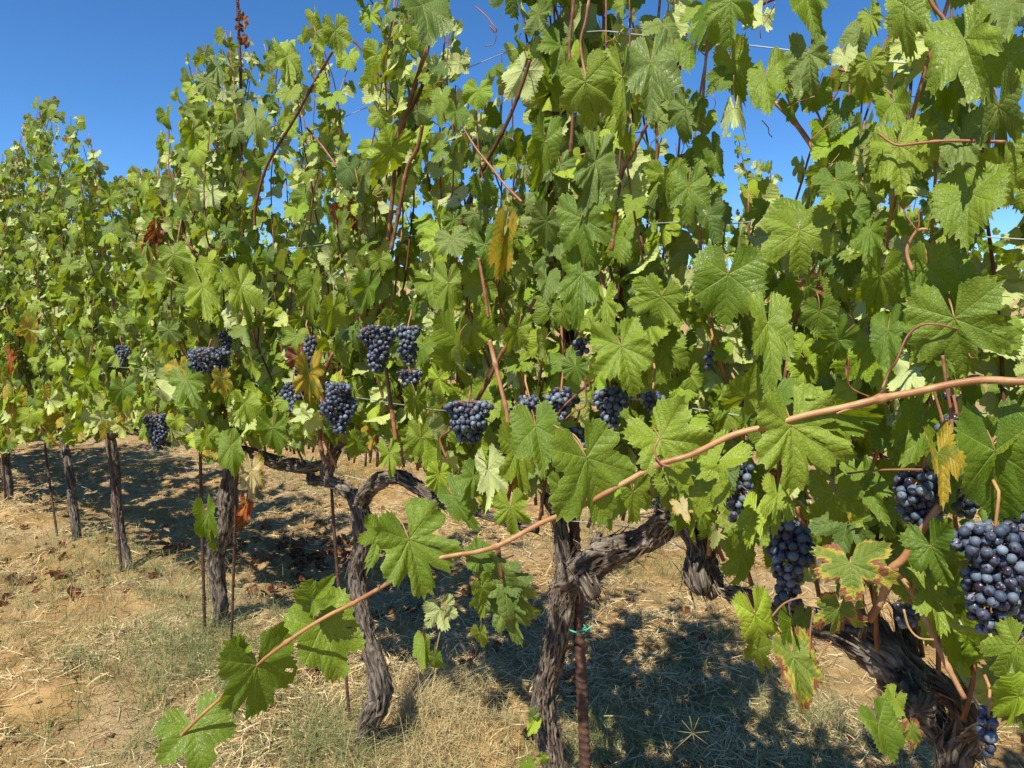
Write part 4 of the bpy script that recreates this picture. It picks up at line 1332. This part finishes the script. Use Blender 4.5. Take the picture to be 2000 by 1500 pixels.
# canes one can follow in the photograph: pixel path, width px start/end, D (negative = metres of depth), material
CN = [
 ([(2060,742),(1990,745),(1925,742),(1860,750),(1790,765),(1720,778),(1650,795),(1570,812),(1500,832),(1430,850),(1350,888),(1285,908),(1210,948),(1125,994),(1060,1020),(985,1060),(935,1077),(888,1084),(828,1098),(770,1132),(690,1178),(640,1203),(580,1240),(510,1292),(440,1356),(390,1400),(348,1442)], 24, 6, 'fg', 'cane_light'),
 ([(840,78),(822,130),(800,200),(780,260),(772,320),(765,400),(758,470)], 12, 12, 1.24, 'cane'),
 ([(838,137),(815,190),(790,235),(783,300),(778,350)], 11, 9, 1.28, 'cane_dark'),
 ([(825,245),(815,290),(795,330),(778,420),(764,488)], 10, 10, 1.2, 'cane'),
 ([(1035,118),(1018,170),(996,227),(970,280),(950,316),(925,370),(902,437),(890,500)], 9, 13, 1.2, 'cane_dark'),
 ([(1125,-40),(1118,30),(1112,98),(1118,220),(1114,300)], 8, 9, 1.2, 'cane'),
 ([(1155,-30),(1144,40),(1134,90),(1150,180)], 7, 7, 1.22, 'cane_light'),
 ([(1352,98),(1310,160),(1272,228),(1240,290),(1215,340),(1205,410),(1194,490)], 9, 11, 1.2, 'cane'),
 ([(1520,-6),(1460,20),(1396,42),(1350,95),(1308,146),(1290,190)], 9, 7, 1.2, 'cane_dark'),
 ([(1400,88),(1460,146),(1510,196),(1550,236),(1582,280),(1606,318),(1632,356)], 9, 14, 1.16, 'cane_light'),
 ([(1812,-20),(1822,10),(1840,32),(1858,58)], 11, 11, 1.14, 'cane'),
 ([(1925,170),(1948,206),(1975,240)], 12, 12, 1.16, 'cane'),
 ([(1638,135),(1681,147),(1715,166),(1746,190),(1766,214)], 8, 10, 1.16, 'cane'),
 ([(1716,260),(1735,275),(1756,284),(1800,279),(1860,275),(1965,277)], 6, 8, 1.1, 'cane'),
 ([(1512,198),(1545,160),(1585,140)], 4, 3, 1.15, 'petiole'), ([(1537,212),(1560,198),(1592,188)], 4, 3, 1.15, 'petiole'), ([(1583,274),(1610,250),(1640,230)], 4, 3, 1.15, 'petiole'),
 ([(1812,448),(1792,450),(1774,478),(1772,500),(1782,530)], 6, 11, 1.1, 'cane_light'),
 ([(1794,405),(1795,440),(1792,450),(1776,430),(1765,410),(1780,402)], 4, 3, 1.08, 'cane'),
 ([(330,330),(338,350),(352,410),(364,469),(392,504)], 5, 9, 1.2, 'cane_dark'),
 ([(650,100),(620,150),(590,205),(570,241),(546,280),(518,332),(500,400),(497,440)], 7, 9, 1.22, 'cane_dark'),
 ([(595,245),(625,280),(651,315),(693,371)], 5, 5, 1.2, 'cane'),
 ([(655,57),(690,80),(716,108),(745,150),(779,210)], 5, 6, 1.2, 'cane_dark'),
 ([(905,250),(930,290),(958,325),(990,365),(1020,395)], 5, 7, 1.16, 'cane'),
 ([(956,664),(966,705),(978,755),(990,806),(992,836)], 12, 10, 1.12, 'cane_light'),
 ([(1045,585),(1010,645),(978,694),(955,740),(928,790),(914,822)], 9, 13, 1.15, 'cane'),
 ([(935,505),(945,560),(954,622)], 8, 9, 1.16, 'cane'),
 ([(754,718),(762,780),(768,820),(773,860)], 10, 11, 1.16, 'cane'),
 ([(650,690),(634,730),(630,790),(625,850),(630,890),(642,905)], 9, 13, 1.18, 'cane'),
 ([(1837,985),(1800,1035),(1765,1090),(1738,1114),(1728,1150),(1720,1175),(1697,1212)], 20, 22, 1.12, 'cane_light'),
 ([(1742,1108),(1770,1140),(1800,1195),(1824,1248),(1850,1300),(1884,1364)], 14, 13, 1.14, 'cane_light'),
 ([(1556,990),(1566,1020),(1578,1062)], 14, 14, 1.14, 'cane'),
 ([(1841,694),(1848,750),(1857,804),(1861,870)], 8, 8, 1.08, 'cane'),
 ([(1820,750),(1835,800),(1850,850),(1854,876)], 7, 7, 1.1, 'cane'),
 ([(1655,925),(1720,918),(1802,917)], 5, 5, 1.08, 'cane'),
 ([(1095,886),(1130,880),(1168,872)], 5, 7, 1.1, 'cane_light'),
 ([(1040,905),(1088,812),(1110,785),(1160,742)], 5, 6, 1.14, 'cane'),
 ([(872,895),(860,858),(882,838),(905,815),(925,800)], 6, 6, 1.13, 'cane'),
 ([(970,1062),(975,1085),(977,1105),(980,1130)], 13, 7, -1.06, 'cane'),
 ([(970,1100),(955,1098),(936,1091)], 5, 4, -1.06, 'petiole'), ([(976,1092),(990,1090),(1004,1084)], 4, 4, -1.06, 'petiole'),
 ([(874,1172),(866,1210),(856,1250),(850,1284)], 4, 3, -1.07, 'petiole'), ([(786,1056),(765,1048),(742,1040)], 5, 4, -1.06, 'petiole'), ([(720,1086),(735,1074),(756,1070)], 5, 4, -1.07, 'petiole'),
 ([(1507,1205),(1530,1180),(1560,1168),(1600,1168)], 5, 4, 1.08, 'petiole'), ([(1588,1192),(1583,1230),(1582,1280)], 4, 3, 1.08, 'petiole'), ([(1624,1253),(1608,1272),(1596,1294)], 4, 3, 1.08, 'petiole'),
 ([(1765,1190),(1775,1225),(1795,1246),(1824,1249)], 6, 5, 1.1, 'petiole'), ([(1826,1062),(1850,1048),(1876,1040)], 5, 5, 1.06, 'petiole'), ([(1830,1030),(1840,1060),(1846,1078)], 5, 4, 1.06, 'petiole'),
 ([(1500,823),(1520,827),(1545,833)], 6, 4, -0.965, 'petiole'), ([(1722,782),(1690,793),(1655,800),(1634,808)], 7, 6, -0.94, 'petiole'), ([(1287,857),(1278,880),(1290,905),(1312,912)], 6, 5, -0.99, 'petiole'),
 ([(1142,893),(1136,870),(1122,850),(1106,842)], 5, 4, 1.12, 'petiole'),
]
FGN = []
for k, (path, w0, w1, D, mat) in enumerate(CN):
    if D == 'fg':
        n = len(path)
        pts = []
        for i, (x, y) in enumerate(path):
            f = (2060 - x) / (2060 - 348)
            pts.append(at(x, y, 0.86 + 0.26 * f ** 0.8))
        de = 0.9
        r0 = w0 / 2 * 0.58 / FPX; r1 = w1 / 2 * 1.1 / FPX
        P, Rr = catmull(pts, [r0 + (r1 - r0) * (i / (n - 1)) ** 1.1 for i in range(n)], 0.004)
        nodes = [at(x, y, 0.86 + 0.26 * ((2060 - x) / 1712) ** 0.8) for x, y in [(1720, 778), (1500, 831), (1285, 909), (1125, 993), (970, 1064), (828, 1099), (690, 1177), (560, 1254), (440, 1356)]]
        R2 = [q * (1 + sum(.6 * math.exp(-((p_ - nd).length / .006) ** 2) for nd in nodes)) for p_, q in zip(P, Rr)]
        V_, F_ = tube_arrays(P, R2, 14)
        me = mesh_np('cane', V_, F_, [MAT['cane_fore']])
        for nd in nodes[:7]:
            i0 = min(range(len(P)), key=lambda i: (P[i] - nd).length)
            b0 = P[i0] + Vector((0, 0, R2[i0] * .7))
            bm_, _r = catmull([b0, b0 + Vector((.001, -.001, .004)), b0 + Vector((.003, -.001, .008))], [.0028, .0024, .0006], .0015)
            link('bud', mesh_np('bud', *tube_arrays(bm_, _r, 8), [MAT['cane_dark']]), VINES[0])
        link('cane', me, VINES[0])
        continue
    if D >= 1.15 and mat != 'petiole': D += .07
    pts = [rowpt(x, y, D) if D > 0 else at(x, y, -D) for x, y in path]
    dm = depth_of(pts[0])
    nm = 'leaf_stalk' if mat == 'petiole' else 'cane'
    me = cane_mesh(pts, w0 * .38 * dm / FPX, w1 * .38 * dm / FPX, MAT[mat], step=0.005, sides=8, node_every=0.09 if nm == 'cane' else 9, name=nm)
    link(nm, me, VINES[vine_at(pts[0])])

# a wild grass stem with its star of thin spikes, standing in the shade right of the ribbed stake
c0 = groundpt(1300, 1500); hd = rowpt(1353, 1432, 1.62)
gsr = root('grass_stalk', c0, label='wild grass stalk ending in a star of thin spikes, right of the ribbed stake', cat='grass stalk')
ag = Acc()
ag.tube([c0, c0.lerp(hd, .5) + Vector((-.01, 0, .01)), hd], [.0011, .001, .0009], 5, a=.9)
link('stem', ag.mesh('stem', MAT['grass'], aname='blade_random'), gsr)
for dx, dy in [(-22, -26), (-6, -34), (12, -30), (33, -4), (30, 22), (-30, -4), (4, 20)]:
    e_ = rowpt(1353 + dx, 1432 + dy, 1.62 + .01 * dx / 30)
    ag = Acc(); ag.tube([hd, hd.lerp(e_, .5), e_], [.0007, .0008, .0004], 5, a=.6)
    link('spike', ag.mesh('spike', MAT['grass'], aname='blade_random'), gsr)

# tendrils
TD = [
 ([(1723,760),(1735,725),(1752,706),(1772,657),(1797,635),(1835,634),(1874,643),(1902,638),(1910,652),(1882,662),(1878,656),(1900,650),(1911,658),(1892,682),(1898,698),(1915,697),(1917,685),(1905,680),(1895,690)], 5.5, 2.6, -0.93),
 ([(928,12),(945,28),(962,44),(970,58),(962,62),(960,52),(968,66),(962,84),(950,92)], 2.6, 1.6, 1.15),
 ([(1488,235),(1498,248),(1504,262),(1508,268),(1504,264)], 2.2, 1.6, 1.16),
 ([(1398,160),(1388,172),(1396,190),(1398,200),(1392,210)], 2, 1.5, 1.16),
 ([(732,372),(745,368),(735,380),(740,385),(747,378),(750,392)], 2.4, 1.8, 1.16),
 ([(1142,765),(1150,758),(1146,740),(1144,790),(1120,803),(1108,818),(1108,822)], 4, 3, 1.1),
 ([(1514,5),(1500,28),(1488,60),(1486,75)], 2.4, 1.8, 1.16),
 ([(1655,740),(1650,716),(1660,700),(1656,745),(1666,762),(1700,774)], 4, 3, 1.05),
]
for path, w0, w1, D in TD:
    pts = [rowpt(x, y, D) if D > 0 else at(x, y, -D) for x, y in path]
    pts = [p + ACR * 0.006 * math.sin(i * 2.1) for i, p in enumerate(pts)]
    dm = depth_of(pts[0])
    n = len(pts)
    P, R = catmull(pts, [(w0 + (w1 - w0) * i / (n - 1)) / 2 * dm / FPX for i in range(n)], 0.004)
    V, F = tube_arrays(P, R, 6)
    link('tendril', mesh_np('tendril', V, F, [MAT['cane']]), VINES[vine_at(pts[0])])

# now create the leaves: at most 300 a vine as parts, the others joined
for vi, lst in PLACED.items():
    lst.sort(key=lambda e: -e[0])
    for sc_, var, kind, M in lst[:300]:
        link('leaf', leaf_me(var, kind), VINES[vi], M)
    rest = {}
    for sc_, var, kind, M in lst[300:]:
        rest.setdefault('green' if kind not in ('dull', 'lime', 'yellow') else kind, []).append((var, Matrix.Translation(-PLOC[VINES[vi].name]) @ M, random.random()))
    for kind, its in rest.items():
        d, lr = leaf_bundle(its, LL)
        me = leaf_mesh_from(d, MAT[kind], 'foliage'); attr(me, 'leaf_random', lr)
        o = bpy.data.objects.new('foliage', me); C.objects.link(o); o.parent = VINES[vi]
        tag(o, kind='stuff')
print('leaves per vine', {k: len(v) for k, v in PLACED.items()})

# ------------------------------------------------------------------ rows behind
def back_row(D, ts, n_shoots, nparts, lab, grp, seed, zt, size=1.0):
    for i, t in enumerate(ts):
        b = RT(t, D, 0); b.z = gz(b.x, b.y)
        v = root('grapevine', b, label=lab, cat='grapevine', group=grp)
        generic_vine_wood(v, t, D, seed + i, sides=16, step=0.05)
        L = []; canes = []
        def add(vi, var, kind, M, cen): L.append((var, kind, M, cen))
        grow_shoots(0, t - .5, t + .5, n_shoots, D, zt * random.uniform(.93, 1.05), add, canes, seed * 3 + i, check=False, size=size, thick=0.34)
        if canes:
            acc = Acc()
            for pts, r0, r1 in canes[::2]:
                acc.tube(pts[::2], [r0 * (1 - .6 * q / len(pts[::2])) for q in range(len(pts[::2]))], 4)
            o = link('cane', acc.mesh('cane', MAT['cane']), v); tag(o, kind='stuff')
        L.sort(key=lambda e: e[3].dot(ACR) - e[3].z * .3)
        for var, kind, M, cen in L[:nparts]:
            link('leaf', leaf_me(var, kind), v, M)
        its = [(var, Matrix.Translation(-b) @ M, random.random()) for var, kind, M, cen in L[nparts:]]
        if its:
            d, lr = leaf_bundle(its, LL)
            me = leaf_mesh_from(d, MAT['green'], 'foliage'); attr(me, 'leaf_random', lr)
            o = bpy.data.objects.new('foliage', me); C.objects.link(o); o.parent = v; tag(o, kind='stuff')
back_row(D2, [0.4 + 0.95 * k for k in range(9)], 11, 230, 'grapevine in the second row, glimpsed through gaps in the front foliage', 'grapevines of the second row', 500, 2.68, 1.0)
back_row(D2, [0.4 + 0.95 * k for k in range(9, 19)], 8, 60, 'distant grapevine in the second row, mostly hidden behind the front foliage', 'far grapevines of the second row', 600, 2.6, 1.25)
back_row(D3, [1.0 + 1.2 * k for k in range(12)], 7, 0, 'grapevine in the third row, almost wholly hidden', 'grapevines of the third row', 800, 2.4, 1.4)

# ------------------------------------------------------------------ grapes
def berry_mesh():
    rings, seg = 9, 14
    V = []; F = []
    for i in range(rings + 1):
        ph = math.pi * i / rings
        rr = math.sin(ph); z = math.cos(ph) * 1.05
        if i == 0: z -= 0.05
        if i == rings: z += 0.06
        for j in range(seg):
            a = 2 * math.pi * j / seg
            V.append((max(rr, .03) * math.cos(a), max(rr, .03) * math.sin(a), z))
    for i in range(rings):
        for j in range(seg):
            F.append((i * seg + j, (i + 1) * seg + j, (i + 1) * seg + (j + 1) % seg, i * seg + (j + 1) % seg))
    return mesh_np('berry', V, F, [MAT['berry']])
BERRY = berry_mesh()
for k, (cx, cy, wpx, hpx, D, lab) in enumerate(BN):
    rs = random.Random(3000 + k)
    c = rowpt(cx, cy, D)
    sc_ = depth_of(c) / FPX
    W = wpx * sc_ * 1.12; Hh = hpx * sc_ * 1.05
    br = (0.0074 if cx > 1300 else 0.0066) * rs.uniform(.92, 1.06)
    topc = c + Vector((0, 0, Hh / 2))
    g = root('grape_bunch', topc, label=lab, cat='grape bunch', group='grape bunches on the front row')
    pos = []
    tries = 0
    maxn = 240
    rx = max(W / 2 - br, br * .8)
    while tries < 5200 and len(pos) < maxn:
        tries += 1
        f = rs.random()
        z = Hh / 2 - br - f * (Hh - 2 * br)
        prof = (min(1, (f + .12) / .25) ** .5) * (1 - max(0, f - .3) ** 1.3 * 0.95)
        lobes = 1 + .16 * math.sin(f * 11 + k)
        a = rs.uniform(0, 2 * math.pi)
        r = rx * max(prof * lobes * (1 + .2 * math.sin(2 * a + f * 7 + k * 1.7)), .18)
        rad = r * math.sqrt(rs.uniform(.25, 1.0))
        p = Vector((rad * math.cos(a), rad * math.sin(a) * .85, z))
        rad_b = br * rs.uniform(.82, 1.08)
        if all((p - q).length > (rad_b + rb) * 0.90 for q, rb in pos):
            pos.append((p, rad_b))
    for p, rb in pos:
        M = Matrix.Translation(c + p) @ rand3(rs).to_track_quat('Z', 'Y').to_matrix().to_4x4() @ Matrix.Diagonal((rb, rb, rb * rs.uniform(.98, 1.1), 1))
        link('berry', BERRY, g, M)
    acc = Acc()
    up = c + Vector((rs.uniform(-.012, .012), rs.uniform(0, .02), Hh / 2 + rs.uniform(.02, .04)))
    axis_ = [up + Vector((0, .012, .012)), up, c + Vector((0, 0, Hh * .42)), c + Vector((.002, 0, 0)), c + Vector((0, 0, -Hh * .4))]
    P, R = catmull(axis_, [.0022, .0022, .0019, .0014, .0008], .012)
    acc.tube(P, R, 6)
    for p, rb in pos[::2]:
        b = c + Vector((0, 0, min(Hh * .44, p.z + rb)))
        e = c + p + Vector((0, 0, rb * .6))
        acc.tube([b, b.lerp(e, .5) + Vector((0, 0, .003)), e], [.0009, .0008, .001], 4)
    link('stem', acc.mesh('stem', MAT['rachis']), g)

# ------------------------------------------------------------------ stakes and wires
def stake(pix, w0, D, lab, ribbed=False, group='thin rusty stakes of the row', cat='iron stake'):
    pts = [rowpt(x, y, D) for x, y in pix]
    base = pts[0].copy()
    gb = gz(base.x, base.y)
    if base.z > gb:
        dv = (pts[0] - pts[1]).normalized()
        ext = (base.z - gb + .04) / max(.2, -dv.z)
        pts = [base + dv * ext] + pts
        base = pts[0]
    o = root('iron_stake', base, label=lab, cat=cat, group=group)
    r = w0 / 2 * depth_of(pts[1]) / FPX
    if not ribbed:
        r *= .78
        P, R = catmull(pts, [r] * len(pts), 0.01)
        R = [q * (1 + .16 * (i % 2)) for i, q in enumerate(R)]
        V, F = tube_arrays(P, R, 8)
        link('rod', mesh_np('rod', V, F, [MAT['rust']]), o)
        acc = Acc()
        rs = random.Random(int(w0 * 100 + pix[0][0]))
        T, U = frames(P)
        for _ in range(7):
            i = rs.randrange(3, len(P) - 3)
            u = U[i]; v_ = T[i].cross(u)
            ring = [P[i] + T[i] * (.0015 * q) + (u * math.cos(q * .8) + v_ * math.sin(q * .8)) * (r * 1.5) for q in range(16)]
            ring.append(ring[-1] + rand3(rs) * .02)
            acc.tube(ring, [.0011] * len(ring), 4)
        link('wire_twist', acc.mesh('wire_twist', MAT['rust']), o)
        return o
    P, R = catmull(pts, [r] * len(pts), 0.0035)
    n = len(P)
    sides = 28
    s = np.arange(n)[:, None] * 0.0035
    a = np.linspace(0, 2 * np.pi, sides, endpoint=False)[None, :]
    ph = (s / 0.021 + a / (2 * np.pi) * 1.0) % 1.0
    saw = np.clip(1 - np.abs(ph - 0.35) / 0.28, 0, 1) ** 0.7
    flat = 0.35 + 0.65 * np.abs(np.sin(a)) ** .6
    V, F = tube_arrays(P, r * (0.86 + 0.20 * saw * flat), sides)
    link('rod', mesh_np('rod', V, F, [MAT['rust']]), o)
    return o
s1 = stake([(1146, 1700), (1143, 1500), (1134, 1300), (1128, 1150), (1121, 1000), (1114, 600), (1110, 330), (1106, 85)], 23, 1.545, 'thick rusty ribbed iron stake standing right of the forked vine trunk', ribbed=True, group=None)
acc = Acc()
for y0, tw in ((1228, 1.0), (1022, -1.0)):
    p0 = rowpt(1126, y0, 1.52)
    loop = []
    for q in range(22):
        a_ = q / 21 * 2 * math.pi * 1.05
        loop.append(p0 + Vector((math.cos(a_) * .026, math.sin(a_) * .026, .004 * math.sin(a_ * 2))))
    if tw > 0:
        loop += [rowpt(1134, 1232, 1.47), rowpt(1146, 1230, 1.46), rowpt(1158, 1222, 1.46)]
        acc.tube(loop, [.0022] * len(loop), 6)
o = root('plant_tie', rowpt(1126, 1228, 1.52), label='green plastic tie with a loose end round the forked vine and its stake', cat='plant tie')
link('loop', acc.mesh('loop', MAT['tie']), o)
o = root('plant_tie', rowpt(604, 903, 1.46), label='small green tie on the rough cordon left of the curling vine arms', cat='plant tie')
acc = Acc()
p0 = rowpt(602, 905, 1.46)
acc.tube([p0, rowpt(596, 898, 1.44), rowpt(606, 904, 1.44), rowpt(612, 892, 1.44)], [.0025] * 4, 5)
link('loop', acc.mesh('loop', MAT['tie']), o)

stake([(690, 1480), (680, 1370), (666, 1200), (656, 1080), (648, 955), (646, 800)], 7.5, 1.52, 'thin rusty stake just left of the bulging vine trunk')
stake([(400, 1230), (397, 1120), (393, 980), (391, 870), (390, 760)], 7.5, 1.40, 'thin rusty stake with twisted wire left of the straight dark trunk')
stake([(452, 1250), (460, 1000), (470, 700), (474, 480), (471, 300), (470, 150), (466, 60), (463, -40)], 6.5, 1.44, 'tall thin brown stake rising above the foliage into the sky')
stake([(238, 1130), (232, 1050), (224, 960), (214, 880), (205, 760)], 6, 1.44, 'thin rusty stake leaning along the slender trunk with leaning foot')
stake([(118, 1090), (108, 1020), (98, 950), (88, 870), (80, 760)], 5, 1.46, 'thin rusty stake between the thin curved trunk and the left edge')
stake([(16, 1040), (11, 980), (6, 900), (2, 800)], 5, 1.44, 'thin rusty stake in front of the trunk at the left edge')
# dry leaf rags caught on the tall stake
for (x, y, s) in [(470, 28, .03), (474, 42, .035), (466, 52, .022), (471, 74, .03), (478, 86, .02), (462, 6, .02)]:
    j = rowpt(x, y, 1.41)
    link('leaf', leaf_me(random.choice(IDX['dry']), 'dry'), VINES[3], leaf_matrix(j, Vector((random.uniform(-.5, .5), 0, -1)), rand_unit(), s))

def wire(path, D, lab, w=0.0012, barbs=False):
    pts = [rowpt(x, y, D) for x, y in path]
    ext = (pts[0] - pts[1]).normalized()
    mid = pts[len(pts) // 2]
    o = root('trellis_wire', mid, label=lab, cat='wire')
    P, R = catmull(pts, [w] * len(pts), 0.03)
    acc = Acc(); acc.tube(P, R, 6)
    link('strand', acc.mesh('strand', MAT['wire']), o)
wire([(-40, 458), (150, 405), (330, 350), (560, 272), (734, 203), (895, 140), (1021, 91), (1150, 62), (1250, 68), (1440, 86), (1590, 104), (1720, 120), (1810, 126), (2040, 148)], 1.5, 'grey top wire crossing the sky gaps above the vine leaves', .0014)
wire([(-40, 560), (300, 520), (700, 470), (1000, 450), (1200, 440), (1357, 433), (1430, 437), (1500, 430), (1575, 441), (1800, 455), (2040, 470)], 1.42, 'pale middle wire running among the leaves right of centre', .0011)
wire([(-40, 700), (300, 722), (450, 742), (560, 758), (650, 770), (720, 780), (790, 791), (900, 802), (1200, 780), (1300, 790), (1500, 820)], 1.36, 'thin wire passing in front of the large full grape bunch', .0009)
wire([(-40, 818), (200, 842), (420, 880), (560, 905), (680, 930), (760, 952), (850, 985), (940, 1008), (1060, 1016), (1150, 1020), (1258, 1036), (1300, 1055), (1350, 1080), (1480, 1150), (1590, 1240), (1640, 1258), (1760, 1320), (2040, 1420)], 1.5, 'grey cordon wire along the trunks at the foot of the foliage', .0015)
